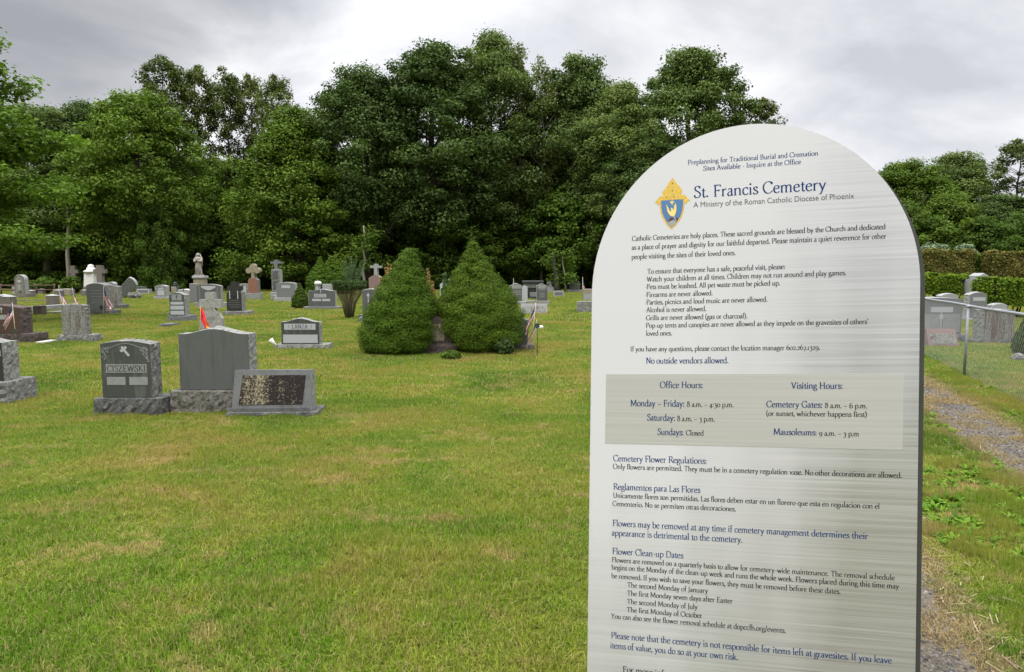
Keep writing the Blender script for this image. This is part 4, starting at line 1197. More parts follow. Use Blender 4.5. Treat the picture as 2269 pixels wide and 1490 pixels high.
def trefoil(w, h, oy, depth, z0, s_, mt, root, tb):
    p = MB()
    r_ = .30 * s_
    p.plate([(-.16 * s_, z0), (.16 * s_, z0), (.13 * s_, z0 + .55 * s_), (-.13 * s_, z0 + .55 * s_)], .02, depth - .02)
    for dx, dz in ((-.42, .72), (.42, .72), (0, 1.12)):
        p.plate([(dx * s_ + r_ * math.cos(k * math.pi / 6), z0 + dz * s_ + r_ * math.sin(k * math.pi / 6)) for k in range(12)], .03, depth - .03)
    p.plate([(-.42 * s_, z0 + .58 * s_), (.42 * s_, z0 + .58 * s_), (.42 * s_, z0 + .86 * s_), (-.42 * s_, z0 + .86 * s_)], .035, depth - .035)
    q = p.build('trefoil_cross', M[mt], tb); q.location = (0, oy, 0)
def red_top(root, tb, w, h, oy, zb, cx, Yb, depth): trefoil(w, h, oy, depth, h - .02, .55, 'tan_stone', root, tb)
headstone('red-brown stone with tan trefoil cross on a pale pedestal', (551, 572, 615), 665, (548, 576, 650), .4, 'oval', 6, ('red', 'grey', 'rough_light'), extra=red_top, base_depth=.5, setback=.04)
def tall_top(root, tb, w, h, oy, zb, cx, Yb, depth):
    p = MB(); s_ = .62
    p.plate([(x * s_, h - .02 + z * s_ * .9) for x, z in CROSS], .05, depth - .05)
    q = p.build('cross_finial', M['grey'], tb); q.location = (0, oy, 0)
    for z0, z1 in ((.56, .92), (.12, .50)):
        p = MB(); p.plate([(-.36 * w, z0 * h), (.30 * w, z0 * h), (.30 * w, z1 * h), (-.36 * w, z1 * h)], -.01, .002)
        q = p.build('inscription_panel', M['polished_grey'], tb); q.location = (0, oy, 0)
headstone('tallest slim grey monument with small cross on top, near the trees', (603, 622, 597), 662, (599, 620, 648), .45, 'flat', 2, ('rough', 'light', 'light'), extra=tall_top, base_depth=.6, setback=.04)
headstone('broad grey headstone with pale name band and rounded top, right of centre row', (613, 655, 626), 669, (607, 662, 660), .4, 'oval', 2.5, ('grey', 'light', 'light'), [(.28, .74, .62, .80, 'panel_light')])
headstone('tiny rough stone beside the broad grey headstone base', (599, 612, 655), 664, None, .3, 'oval', 3, ('rough_light', 'rough_light', 'rough'), cat='grave marker', name='grave_marker')
headstone('wide low grey headstone with slim cross and name band, beside the small spruce', (684, 744, 641), 687, (672, 752, 680), .25, 'serp', 4, ('polished_grey', 'light', 'grey'),
          [(.22, .66, .52, .72, 'panel_light'), (.14, .47, .31, .44, 'panel_light'), (.51, .80, .31, .44, 'panel_light')], [('MAZZA', .26, .62, .545, .14, 'letter_mid')], [(.46, .84, .05, .26, 0, 'panel_light')], base_depth=.45)
headstone('pale stone peeping out behind the low stone and the twiggy yew', (715, 735, 630), 668, None, .3, 'flat', 1, ('light', 'light', 'light'))
headstone('grey headstone with carved cross, left of and behind the left big spruce', (804, 840, 641), 716, (795, 842, 704), .3, 'oval', 3, ('polished_grey', 'rough_light', 'rough'), (), (), [(.36, .70, .16, .34, 0, 'panel_light')])
def stepped(root, tb, w, h, oy, zb, cx, Yb, depth):
    p = MB(); p.plate([(x * .55, h - .03 + z * .55) for x, z in CROSS], .06, depth - .06)
    q = p.build('cross_finial', M['light'], tb); q.location = (0, oy, 0)
headstone('tall pinkish-brown monument with peaked top behind the left big spruce', (818, 848, 608), 672, (806, 856, 648), .5, 'peak', 9, ('pink', 'tan_stone', 'tan_stone'), extra=stepped, base_depth=.8)
headstone('brown monument with triangular face between the two big spruces', (930, 1004, 702), 785, (922, 1012, 762), .3, 'peak', 24, ('brown_rough', 'brown_rough', 'brown_rough'),
          [(.36, .74, .1, .72, 'tan_stone')], [('A', .48, .60, .50, .20, 'letter_dark')], base_depth=.5)
headstone('dark grey headstone half behind the right big spruce', (1118, 1170, 706), 778, (1096, 1184, 765), .22, 'oval', 4, ('polished_grey', 'rough', 'rough_dark'), base_depth=.42)
# far right of the lawn
headstone('pale-edged dark headstone just right of the big spruces, engraved in rows', (1128, 1157, 628), 677, (1122, 1166, 668), .3, 'serp', 5, ('polished_grey', 'light', 'light'),
          [(.2, .95, .70, .92, 'panel')], extra=carved_lines([(.3, .9, .55, .03), (.3, .9, .45, .03), (.3, .9, .35, .03)], 'letter_light'))
headstone('narrow pale headstone edge, between the two dark engraved headstones', (1156, 1169, 633), 667, None, .3, 'serp', 3, ('panel_light', 'light', 'light'))
headstone('upright dark headstone with pale frame, above the pale slant marker', (1189, 1213, 629), 675, (1164, 1218, 667), .28, 'serp', 4, ('polished_grey', 'light', 'rough_light'),
          [(.12, .88, .70, .92, 'panel')], extra=carved_lines([(.25, .75, .62, .03), (.3, .7, .42, .03), (.3, .7, .32, .03), (.3, .7, .22, .03)], 'letter_light'))
slant_marker('pale slant marker with mottled dark plaque, in front of the pale-framed headstone', (1154, 1213), 696, 673, .35, 'pale_worn', 'pale_worn', 'stained', None, 0)
headstone('low pale oval-faced marker alone on the far lawn', (1226, 1250, 645), 658, None, .3, 'oval', 1, ('light', 'light', 'light'), [(.14, .86, .25, .78, 'letter_mid')], cat='grave marker', name='grave_marker')
headstone('dark rounded headstone on a wide plinth in front of the wood', (1263, 1285, 622), 648, (1259, 1290, 643), .3, 'oval', 3, ('polished_grey', 'rough', 'light'), [(.18, .8, .58, .82, 'panel')])
headstone('brown-topped pale headstone beside the sign edge on the far lawn', (1293, 1325, 641), 665, None, .4, 'flat', 1, ('light', 'rough_light', 'light'), [(.0, .9, .6, .98, 'tan_stone')])
headstone('rough dark low block left of the big sign', (1279, 1330, 668), 693, None, .3, 'oval', 1.5, ('rough', 'rough_light', 'rough'))
headstone('pale headstone seen in the gap between the two big spruces', (975, 990, 626), 657, None, .3, 'serp', 3, ('panel_light', 'light', 'light'), [(.1, .9, .3, .55, 'polished_grey')])
# far left of the lawn
def niche(root, tb, w, h, oy, zb, cx, Yb, depth):
    p = MB()
    o = top_arch(w * .68, h * .82, 0, 'round')
    p.plate([(x, z + .06 * h) for x, z in o], -.006, .002)
    q = p.build('recessed_niche', M['rough'], tb); q.location = (0, oy, 0)
    p = MB(); p.lathe([(.10 * w, .1 * h), (.17 * w, .14 * h), (.12 * w, .4 * h), (.07 * w, .5 * h), (.16 * w, .56 * h), (.2 * w, .66 * h), (.05 * w, .7 * h)], 10, ry=.35)
    q = p.build('carved_urn', M['marble_old'], tb); q.location = (0, oy - .01, 0)
headstone('round-arched weathered stone with carved urn at far left, before the wood', (34, 57, 609), 661, (31, 62, 651), .35, 'round', 0, ('concrete', 'light', 'concrete'), extra=niche)
headstone('narrow pale slab left of the round-arched stone', (27, 35, 633), 653, None, .25, 'flat', 0, ('light', 'light', 'light'))
headstone('grey stone with pale cut panel by itself, left of the statue', (344, 370, 632), 664, (340, 375, 658), .35, 'oval', 3, ('rough', 'light', 'light'), [(.22, .8, .12, .55, 'panel_light'), (.3, .7, .62, .74, 'panel_light')])
headstone('low grey stone with long pale face, right of the toppled slab', (303, 331, 641), 652, None, .4, 'flat', 0, ('panel_light', 'light', 'light'), [(.1, .9, .25, .8, 'letter_mid')], cat='grave marker', name='grave_marker')
headstone('low flat block behind the long pale-faced stone', (300, 324, 635), 648, None, .4, 'flat', 0, ('polished_grey', 'light', 'light'), cat='grave marker', name='grave_marker')
headstone('bright white-topped low stone in front of the dark urn', (394, 420, 641), 664, None, .5, 'peak', 2, ('light', 'white', 'white'), (), (), [(.52, .80, .10, .5, 0, 'letter_dark')])
headstone('thin pale slab with the dark urn behind, left of the small-cross headstone', (380, 390, 636), 663, None, .3, 'flat', 0, ('tan_stone', 'light', 'light'))
headstone('wide mottled low stone left of the white obelisk', (118, 156, 640), 656, None, .5, 'oval', 2, ('tan_stone', 'rough', 'rough'), cat='grave marker', name='grave_marker')
headstone('rounded grey stone behind the rough streaked one, top only showing', (238, 254, 625), 660, None, .4, 'oval', 4, ('rough', 'light', 'light'))
# toppled slab leaning on rubble
def toppled():
    p0 = G(286, 662)
    root = thing('toppled_slab', 'dark headstone slab leaning over on broken rubble, right of the rough streaked stone', 'headstone', (p0.x - .35, p0.y, 0))
    p = MB(); p.slab(top_arch(.62, 1.35, .1, 'oval'), -.1, .1, 0, .015, 0, 1)
    o = p.build('tablet', [M['polished_grey'], M['light']], root); o.rotation_euler = (R(8), R(48), 0); o.location = (-.15, 0, .20)
    p = MB()
    for x, y, s_ in ((.55, -.05, .22), (.75, .1, .17), (.9, 0, .2)): p.ball((x, y, s_ * .9), s_, s_, s_, 0, 8, .12)
    p.build('rubble', M['rough'], root)
toppled()

# stones beyond the chain-link fence
headstone('wide grey family headstone behind the chain-link fence, nearest the sign', (2006, 2128, 660), 757, (1995, 2140, 742), .3, 'oval', 4, ('grey', 'light', 'grey'),
          [(.43, .83, .60, .745, 'panel_light'), (.02, .60, .06, .55, 'panel'), (.66, .97, .06, .55, 'panel')], [], [(.625, .36, .07, .52, 0, 'panel_light')],
          extra=carved_lines([(.47, .80, .64, .07)], 'letter_mid'))
slant_marker('pink slant marker with dark face behind the fence post', (2058, 2124), 770, 729, .34, 'pink', 'pink', 'stained', None, 0)
headstone('big rough grey stone on a dark base, behind the fence at right', (2176, 2246, 686), 763, (2160, 2256, 755), .35, 'oval', 2, ('stained', 'rough_light', 'rough_dark'), die_rough=.015)
headstone('pale round-topped headstone behind the top rail of the fence', (2145, 2184, 648), 713, (2142, 2186, 705), .3, 'oval', 6, ('grey', 'light', 'light'), [(.2, .9, .66, .8, 'panel_light'), (.35, .9, .05, .45, 'panel')])
def ped_top(root, tb, w, h, oy, zb, cx, Yb, depth):
    p = MB(); p.plate([(-.28 * w, h), (.28 * w, h), (.28 * w, h * 1.10), (0, h * 1.19), (-.28 * w, h * 1.10)], .03, depth - .03)
    q = p.build('pointed_cap', M['light'], tb); q.location = (0, oy, 0)
headstone('tall pale monument with pointed cap between the clipped hedges', (2158, 2196, 619), 690, None, .7, 'flat', 0, ('light', 'light', 'light'), extra=ped_top)
headstone('pale curved headstone top showing under the low hedge', (2082, 2121, 651), 705, None, .3, 'oval', 5, ('light', 'light', 'light'))
headstone('pale headstone top right of the round-topped one behind the rail', (2198, 2230, 673), 720, None, .3, 'oval', 4, ('light', 'light', 'light'))

# ------------------------------------------------------------------ crosses, posts, obelisk, statue
def stone_cross(label, px, T, arm, B, stem, depth, mat, flare=None, pedestal=None, name='stone_cross'):
    L, Rr = px; mid = (L + Rr) / 2
    Y = G(mid, B).y; c = at(mid, B, Y)
    s_ = (at(Rr, B, Y).x - at(L, B, Y).x) / (Rr - L)
    H = at(mid, T, Y).z; a0, a1 = at(mid, arm[1], Y).z, at(mid, arm[0], Y).z
    root = thing(name, label, 'cross', (c.x, Y, 0))
    w = (Rr - L) * s_ / 2; h = stem * s_ / 2
    z0 = 0
    if pedestal:
        z0 = at(mid, pedestal[2], Y).z
        p = MB(); p.box((pedestal[0] - mid) * s_, (pedestal[1] - mid) * s_, -.12, depth + .12, 0, z0, 0, .02); p.build('pedestal', M[pedestal[3]], root)
        z0 += .002
    p = MB()
    if flare:
        f = [(x * s_, at(mid, y, Y).z) for x, y in flare]
        rt = [(x, max(z, z0)) for x, z in f]
        pts = [(-x, z) for x, z in rt[:1]] + rt + [(h, a0), (w, a0), (w, a1), (h, a1), (h, H), (-h, H), (-h, a1), (-w, a1), (-w, a0), (-h, a0)] + [(-x, z) for x, z in rt[::-1][:-1]]
    else:
        pts = [(-h, z0), (h, z0), (h, a0), (w, a0), (w, a1), (h, a1), (h, H), (-h, H), (-h, a1), (-w, a1), (-w, a0), (-h, a0)]
    p.plate(pts, 0, depth)
    o = p.build('cross_body', M[mat], root)
    return root, c, s_, Y, o
r0, c0, s0, Y0, body0 = stone_cross('weathered marble cross with flared base rising behind the blank headstone', (444, 491), 648, (664, 683), 737, 20, .16, 'marble_old',
            [(26, 737), (25, 706), (17, 694), (10.6, 686)])
p = MB(); write(p, 'LLIS', -.16, .11, at(468, 709, Y0).z, .07, -.003); p.build('lettering', M['letter_mid'], body0)
stone_cross('grey cross behind the green shrub, left of the white obelisk', (152, 175), 589, (598, 606), 646, 10, .3, 'concrete')
stone_cross('grey cross on a pedestal, right of the white obelisk', (209, 235), 588, (597, 606), 655, 12, .3, 'concrete', None, (213, 244, 627, 'light'))
r1, c1, s1, Y1, b1 = stone_cross('small ringed cross standing between the far headstones near the wood', (1212, 1226), 619, (624, 630), 648, 5, .25, 'light', [(8, 648), (8, 637), (3, 633), (2.5, 630.5)])
p = MB()
zc = at(1219, 627, Y1).z; ro, ri = 5.2 * s1, 3.4 * s1
vs = []
for k in range(20):
    a = k * math.pi / 10
    for rr, yy in ((ro, .05), (ri, .05), (ri, .2), (ro, .2)): vs.append((rr * math.cos(a), yy, zc + rr * math.sin(a)))
p.add(vs, [(4 * k + j, 4 * k + (j + 1) % 4, 4 * ((k + 1) % 20) + (j + 1) % 4, 4 * ((k + 1) % 20) + j) for k in range(20) for j in range(4)])
p.build('ring', M['light'], b1)

def obelisk():
    Y = G(199, 652).y; c = at(199, 652, Y); s_ = at(200, 652, Y).x - at(199, 652, Y).x
    root = thing('white_monument', 'white marble column monument with domed cap, between two grey crosses', 'monument', (c.x, Y + .3, 0))
    z = lambda py: at(199, py, Y).z
    p = MB(); p.box(-17 * s_, 17 * s_, -17 * s_, 17 * s_, 0, z(643), 0, .03); p.box(-13 * s_, 13 * s_, -13 * s_, 13 * s_, z(643) + .002, z(635), 0, .03); p.build('stepped_base', M['concrete'], root)
    p = MB(); v = []
    for zz, h in ((z(635) + .003, 11.5), (z(606), 10)):
        v += [(-h * s_, -h * s_, zz), (h * s_, -h * s_, zz), (h * s_, h * s_, zz), (-h * s_, h * s_, zz)]
    p.add(v, [(0, 1, 5, 4), (1, 2, 6, 5), (2, 3, 7, 6), (3, 0, 4, 7), (4, 5, 6, 7)]); p.build('shaft', M['white'], root)
    p = MB(); p.lathe([(10 * s_, z(606) + .002), (15 * s_, z(604)), (15 * s_, z(601)), (9 * s_, z(598)), (8.5 * s_, z(594)), (6 * s_, z(593)), (6.5 * s_, z(590)), (4.5 * s_, z(587)), (.5 * s_, z(586))], 20); p.build('domed_cap', M['white'], root)
obelisk()

def statue():
    Y = G(446, 668).y; c = at(446, 668, Y); s_ = at(447, 668, Y).x - at(446, 668, Y).x
    z = lambda py: at(445, py, Y).z
    ped = thing('statue_pedestal', 'square pale pedestal carrying the robed statue', 'pedestal', (c.x, Y, 0))
    p = MB(); p.box(-15 * s_, 15 * s_, -15 * s_, 15 * s_, 0, z(642), 0, .03); p.build('lower_step', M['light'], ped)
    p = MB(); p.box(-11 * s_, 11 * s_, -11 * s_, 11 * s_, z(642) + .002, z(617), 0, .03); p.build('die', M['tan_stone'], ped)
    p = MB(); p.box(-13 * s_, 13 * s_, -13 * s_, 13 * s_, z(617) + .002, z(611.5), 0, .03); p.build('cap', M['light'], ped)
    zf = z(611.5) + .003; H = z(561) - zf
    root = thing('robed_statue', 'weathered standing statue of a robed figure with hands folded on its chest', 'statue', (c.x - 2.5 * s_, Y, zf))
    p = MB()
    u = H
    p.box(-.17 * u, .17 * u, -.14 * u, .14 * u, 0, .045 * u, 0, .01)
    prof = [(.145, .047), (.150, .10), (.138, .20), (.130, .32), (.128, .42), (.118, .52), (.122, .60), (.142, .68), (.150, .74), (.135, .79), (.085, .825), (.048, .845), (.046, .862)]
    p.lathe([(a * u, b * u) for a, b in prof], 28, ry=.72, fold=.05, nf=9)
    p.lathe([(.046 * u, .858 * u), (.060 * u, .875 * u), (.070 * u, .90 * u), (.073 * u, .93 * u), (.068 * u, .965 * u), (.045 * u, .992 * u), (.01 * u, u)], 16, ry=1.1)
    p.ball((0, -.080 * u, .922 * u), .012 * u, .018 * u, .02 * u)
    # veil falling from the head to the shoulders, and the two folded forearms in wide sleeves
    p.tube([(-.06 * u, .02 * u, .96 * u), (-.085 * u, .03 * u, .88 * u), (-.12 * u, .02 * u, .76 * u), (-.14 * u, .0, .55 * u)], [.03 * u, .035 * u, .045 * u, .03 * u], 8)
    p.tube([(.06 * u, .02 * u, .96 * u), (.085 * u, .03 * u, .88 * u), (.13 * u, .02 * u, .76 * u), (.15 * u, .0, .40 * u)], [.03 * u, .035 * u, .05 * u, .03 * u], 8)
    for s2 in (-1, 1):
        p.tube([(s2 * .135 * u, -.02 * u, .76 * u), (s2 * .155 * u, -.04 * u, .64 * u), (s2 * .09 * u, -.12 * u, .63 * u), (s2 * .01 * u, -.135 * u, .69 * u)], [.042 * u, .05 * u, .045 * u, .02 * u], 8)
        p.tube([(s2 * .012 * u, -.135 * u, .68 * u), (s2 * .004 * u, -.145 * u, .745 * u)], [.018 * u, .010 * u], 6)
    for k in range(-2, 3):       # deep folds of the robe
        p.tube([(k * .04 * u, -.088 * u, .60 * u), (k * .045 * u, -.100 * u, .35 * u), (k * .055 * u, -.106 * u, .06 * u)], [.006 * u, .014 * u, .016 * u], 6)
    p.build('figure', M['statue_stone'], root)
statue()

# boundary posts of the old plots
def post(label, px, T, B, mat, cap=True):
    L, Rr = px; mid = (L + Rr) / 2; Y = G(mid, B).y; c = at(mid, B, Y); w = (at(Rr, B, Y).x - at(L, B, Y).x) / 2; h = at(mid, T, Y).z
    root = thing('boundary_post', label, 'stone post', (c.x, Y + w, 0), R(random.uniform(-6, 6)), 'stone boundary posts of the old plots')
    p = MB(); p.box(-w, w, -w, w, 0, h * .88, 0, .02); p.build('shaft', M[mat], root)
    p = MB(); a = w * 1.06
    p.add([(-a, -a, h * .88 + .002), (a, -a, h * .88 + .002), (a, a, h * .88 + .002), (-a, a, h * .88 + .002), (0, 0, h)], [(0, 1, 4), (1, 2, 4), (2, 3, 4), (3, 0, 4), (3, 2, 1, 0)]); p.build('pyramid_cap', M['light' if mat != 'brown_rough' else 'brown_rough'], root)
post('grey capped post left of the rust-streaked stone, by the kerb', (102, 121), 652, 686, 'concrete')
post('short dark brown post behind the brown headstone', (73, 92), 676, 700, 'brown_rough')
post('pale capped post just above the brown headstone, right of its twin', (5, 25), 654, 690, 'concrete')
post('pale capped post at the left picture edge behind its twin', (-6, 14), 652, 682, 'concrete')
post('short post right of the round-arched stone', (59, 72), 643, 659, 'concrete')
post('small pale post in front of the left dark shrubs', (84, 95), 640, 653, 'concrete')
post('short brown-grey post before the mottled low stone', (119, 134), 642, 658, 'concrete')
post('short post in front of the white monument', (180, 190), 642, 657, 'concrete')
def beam(name, label, cat, a, b, w, z0, z1, mat):
    A, B_ = G(*a), G(*b); d = (B_ - A); L = d.length
    root = thing(name, label, cat, (A.x, A.y, 0), math.atan2(d.y, d.x))
    return root, L
for lab, a, b in (('long low kerb rail running from the pale posts to the grey post', (26, 668), (103, 669)), ('short low kerb rail right of the grey capped post', (122, 670), (170, 671))):
    root, L = beam('plot_kerb', lab, 'kerb', a, b, .12, 0, .2, 'concrete')
    p = MB(); p.block(0, L, 0, .10, 0, .09, .01, 0); p.build('kerb_bar', M['concrete'], root)
root, L = beam('pipe_rail', 'rusty low pipe rail in front of the dark wood at far left', 'rail', (2, 653), (120, 653), .05, .3, .4, 'rail_rust')
p = MB(); p.tube([(0, 0, .32), (L, 0, .32)], .04, 6); p.tube([(0, 0, .62), (L, 0, .62)], .04, 6); p.build('pipe', M['rail_rust'], root)
for k in range(4):
    p = MB(); p.tube([(L * k / 3, .06, 0), (L * k / 3, .06, .72)], .05, 6); p.build('upright', M['rail_rust'], root)

# flat markers and small odds and ends
def flat(label, px, B, T, mat, name='flat_marker', hgt=.05):
    L, Rr = px; mid = (L + Rr) / 2; A = G(mid, B); B2 = G(mid, T); w = at(Rr, B, A.y).x - at(L, B, A.y).x
    p = MB(); p.block(-w / 2, w / 2, 0, max(.15, B2.y - A.y), 0, hgt, .006, 0, None, .06, int(L))
    o = p.build(name, M[mat]); o.location = A; o.rotation_euler = (0, 0, R(random.uniform(-4, 4)))
    tag(o, label, 'grave marker')
flat('dark flat marker in the grass below the three-panel headstone', (352, 377), 726, 722, 'rough_dark', hgt=.09)
flat('small white flat marker right of the brown headstone plinth', (79, 97), 763, 758, 'white', hgt=.05)
flat('white flat marker right of the two flags by the big spruces', (1190, 1204), 729, 726, 'white', hgt=.06)
flat('dark flat marker between the brown post and the rust-streaked stone', (95, 135), 697, 692, 'concrete', hgt=.09)
flat('thin dark flat marker left of the three-panel headstone base', (364, 376), 698, 695, 'rough_dark', hgt=.07)
flat('pale flat stone behind the brown headstone with a white top', (64, 80), 692, 686, 'light', hgt=.22)
flat('small grey block at the foot of the twiggy yew, toward the big spruce', (795, 806), 706, 700, 'grey', hgt=.12)

def urn(label, px, T, B, mat, capm):
    L, Rr = px; mid = (L + Rr) / 2; Y = G(mid, B).y; c = at(mid, B, Y); w = (at(Rr, B, Y).x - at(L, B, Y).x) / 2; z = lambda f: at(mid, B + (T - B) * f, Y).z
    root = thing('capped_column', label, 'monument', (c.x, Y + w, 0))
    p = MB(); p.lathe([(w * 1.1, 0), (w * 1.1, z(.3)), (w * .9, z(.34)), (w * .86, z(.80))], 16); p.build('drum', M[mat], root)
    p = MB(); p.lathe([(w * .86, z(.80) + .002), (w * 1.06, z(.84)), (w * 1.04, z(.92)), (w * .7, z(.98)), (w * .1, z(1))], 16); p.build('dome', M[capm], root)
urn('dark round column with white domed cap behind the wide low headstone', (696, 711), 623, 668, 'polished_grey', 'white')
def dark_urn():
    Y = G(392, 664).y + .8; c = at(390, 664, Y); z = lambda py: at(390, py, Y).z; s_ = at(391, 664, Y).x - c.x
    root = thing('grave_urn', 'small dark bronze urn on a stem by the white-topped low stone', 'urn', (c.x, Y, 0))
    p = MB(); p.lathe([(5 * s_, 0), (4 * s_, z(648)), (2 * s_, z(645)), (2 * s_, z(640)), (5 * s_, z(635)), (5.5 * s_, z(631)), (3.5 * s_, z(628)), (4 * s_, z(626)), (1 * s_, z(625))], 12); p.build('urn_body', M['dark_metal'], root)
    p = MB()
    p.tube([(4 * s_, 0, z(634)), (8 * s_, 0, z(637)), (6 * s_, 0, z(643)), (2 * s_, 0, z(644))], .05, 6); p.build('handle', M['dark_metal'], root)
dark_urn()
def vase_spill():
    c = G(610, 772)
    root = thing('fallen_vase', 'white plastic flower cone tipped over left of the low wavy-topped headstone', 'vase', (c.x, c.y, 0))
    p = MB(); p.lathe([(.004, 0), (.030, .03), (.034, .12), (.055, .22), (.05, .222), (.03, .12)], 14)
    o = p.build('cone', M['white_plastic'], root); o.rotation_euler = (R(12), R(-38), 0); o.location = (.05, 0, .02)
    p = MB(); p.lathe([(.004, -.09), (.008, .0)], 8); o = p.build('spike', M['white_plastic'], root); o.rotation_euler = (R(12), R(-38), 0); o.location = (.05, 0, .02)
vase_spill()
def red_flowers():
    Y = G(429, 664).y; c = at(429, 664, Y)
    root = thing('grave_flowers', 'bunch of bright red flowers low against the plain stone below the statue', 'flowers', (c.x, Y, 0))
    p = MB(); p.lathe([(.08, 0), (.13, .18), (.10, .18), (.02, .02)], 12); p.build('pot', M['green_metal'], root)
    p = MB(); r_ = random.Random(2)
    for i in range(26): p.ball((r_.gauss(0, .14), r_.gauss(0, .08), .25 + r_.uniform(0, .22)), .05, .05, .04, 0, 6, .2)
    p.build('blooms', M['flower_red'], root)
red_flowers()

def columbarium():
    Y = G(1186, 664).y; a, b = at(1158, 664, Y).x, at(1204, 664, Y).x; z = lambda py: at(1180, py, Y).z
    root = thing('columbarium', 'dark low columbarium with slatted front and pale niche, near the wood', 'columbarium', ((a + b) / 2, Y, 0)); w = (b - a) / 2
    p = MB(); p.box(-w, w, 0, 1.4, 0, z(660), 0, .02); p.build('slab', M['iron'], root)
    p = MB(); p.box(-w * .96, w * .96, .12, 1.3, z(660) + .002, z(627), 0, .02); p.build('body', M['polished_black'], root)
    p = MB(); p.box(-w * 1.03, w * 1.03, -.02, 1.4, z(627) + .002, z(623), 0, .02); p.build('roof', M['iron'], root)
    p = MB()
    for k in range(16): p.box(-w * .92 + k * w * .118, -w * .92 + k * w * .118 + w * .07, .07, .118, z(638), z(628))
    p.build('slats', M['panel'], root)
    p = MB(); p.box(-w * .3, w * .35, .08, .118, z(658), z(648), 0, .01); p.build('niche_front', M['vault_front'], root)
columbarium()

# ------------------------------------------------------------------ flags
def flag(label, foot, tip, Y=None, kind='us', fly=(-.45, -.9), size=(.20, .30), frac=.0, depth_dir=-.15, holder=None, z_foot=None):
    """foot and tip: the staff's ends in photo pixels; the cloth hangs off the upper staff"""
    if Y is None: Y = G(*foot).y
    A, B_ = at(foot[0], foot[1], Y), at(tip[0], tip[1], Y)
    root = thing('grave_flag', label, 'flag', (A.x, A.y, 0), 0, 'small flags planted at graves')
    a = Vector((0, 0, A.z if z_foot is None else z_foot)); b = B_ - Vector((A.x, A.y, 0))
    p = MB(); p.tube([a, b], .005 if Y < 20 else .010, 6); p.build('staff', M['staff'], root)
    p = MB(); p.lathe([(.002, 0), (.007, .008), (.008, .02), (.002, .04)], 8); o = p.build('finial', M['finial'], root); o.location = b
    down = (a - b).normalized()
    hoist, flyl = size
    fd = Vector((fly[0], depth_dir, fly[1])).normalized()
    nu, nv = 26, 20
    side = down.cross(fd).normalized()
    r_ = random.Random(int(foot[0]))
    ph = r_.uniform(0, 6)
    vs = []
    for j in range(nv + 1):
        v = j / nv
        for i in range(nu + 1):
            u = i / nu
            P = b + down * (frac + u * hoist * (1 - .30 * v)) + fd * (v * flyl)
            P += side * (.030 * math.sin(u * 9 + v * 3.5 + ph) * v + .016 * math.sin(u * 17 + ph) * v) * (hoist / .2)
            vs.append(P)
    p = MB()
    for j in range(nv):
        for i in range(nu):
            if kind == 'us':
                st = i * 13 // nu
                mi = 2 if (st < 7 and j < nv * .42) else st % 2
                mi = {0: 1, 1: 0, 2: 2}[mi]
            else:
                mi = 1 if (i >= nu * .40 and i <= nu * .54 and j > nv * .3) else 0
            p.add([vs[j * (nu + 1) + i], vs[j * (nu + 1) + i + 1], vs[(j + 1) * (nu + 1) + i + 1], vs[(j + 1) * (nu + 1) + i]], [(0, 1, 2, 3)], mi, True)
    if kind == 'us':
        cl = p.build('cloth', [M['white_cloth'], M['stripe_cloth'], M['blue_cloth']], root)
        q = MB()
        for i in range(6):
            for j in range(4):
                ii, jj = 1 + int(i * 2.2), 1 + int(j * 1.8)
                P = vs[jj * (nu + 1) + ii]
                e = hoist * .016
                for off in (side * .003, side * -.003):
                    q.add([P + off + down * e, P + off + fd * e, P + off - down * e, P + off - fd * e], [(0, 1, 2, 3)])
        q.build('stars', M['white_cloth'], cl)
    else:
        p.build('cloth', [M['red_cloth'], M['gold_cloth']], root)
    return root
flag('striped flag drooping in front of the brown granite headstone', (38, 776), (27, 671), None, 'us', (-.40, -.9), (.24, .42), .02, -.1)
flag('red flag with gold band in front of the marble cross', (443, 742), (445, 677), None, 'red', (.38, -.9), (.34, .50), .0, -.1)
flag('striped flag leaning in front of the tall pale grey headstone', (228, 704), (230, 634), None, 'us', (.36, -.90), (.38, .72), .02, -.1)
flag('striped flag left of the rust-streaked headstone, bronze disc at its foot', (137, 688), (130, 633), None, 'us', (.36, -.90), (.46, .95), .02, -.1)
flag('furled striped flag just behind the rust-streaked headstone', (170, 688), (160, 638), None, 'us', (.32, -.93), (.30, .85), .02, -.1)
flag('upper of two striped flags right of the right big spruce', (1176, 787), (1187, 670), None, 'us', (-.36, -.92), (.22, .48), .05, .02)
flag('lower of two striped flags right of the right big spruce', (1178, 785), (1190, 706), None, 'us', (-.38, -.92), (.24, .46), .03, .02)
flag('pale striped flag beside the dark rounded headstone near the sign', (1290, 664), (1291, 614), None, 'us', (.18, -.96), (.5, 1.05), .02, -.1)
flag('tiny pale flag tip above the pale-edged dark headstone', (1137, 664), (1138, 617), None, 'us', (.2, -.96), (.35, .7), .02, -.1)
def holder(label, foot, py, mat='green_metal', rad=.05):
    A = G(*foot); z = at(foot[0], py, A.y).z
    root = thing('grave_medallion', label, 'grave marker', (A.x + .02, A.y - .02, 0), 0, 'medallion flag holders on stakes')
    p = MB(); p.tube([(0, 0, 0), (0, 0, z)], .007, 6); p.build('stake', M['dark_metal'], root)
    p = MB(); p.plate([(rad * math.cos(k * math.pi / 8) * (1 if k % 2 else .82), z + rad * math.sin(k * math.pi / 8) * (1 if k % 2 else .82)) for k in range(16)], -.012, 0); p.build('medallion', M[mat], root)
holder('green medallion flag holder in front of the brown granite headstone', (37, 778), 734)
holder('dark medallion flag holder before the tall pale grey headstone', (227, 703), 682, 'dark_metal', .09)
holder('dark medallion flag holder left of the rust-streaked headstone', (137, 687), 680, 'dark_metal', .08)
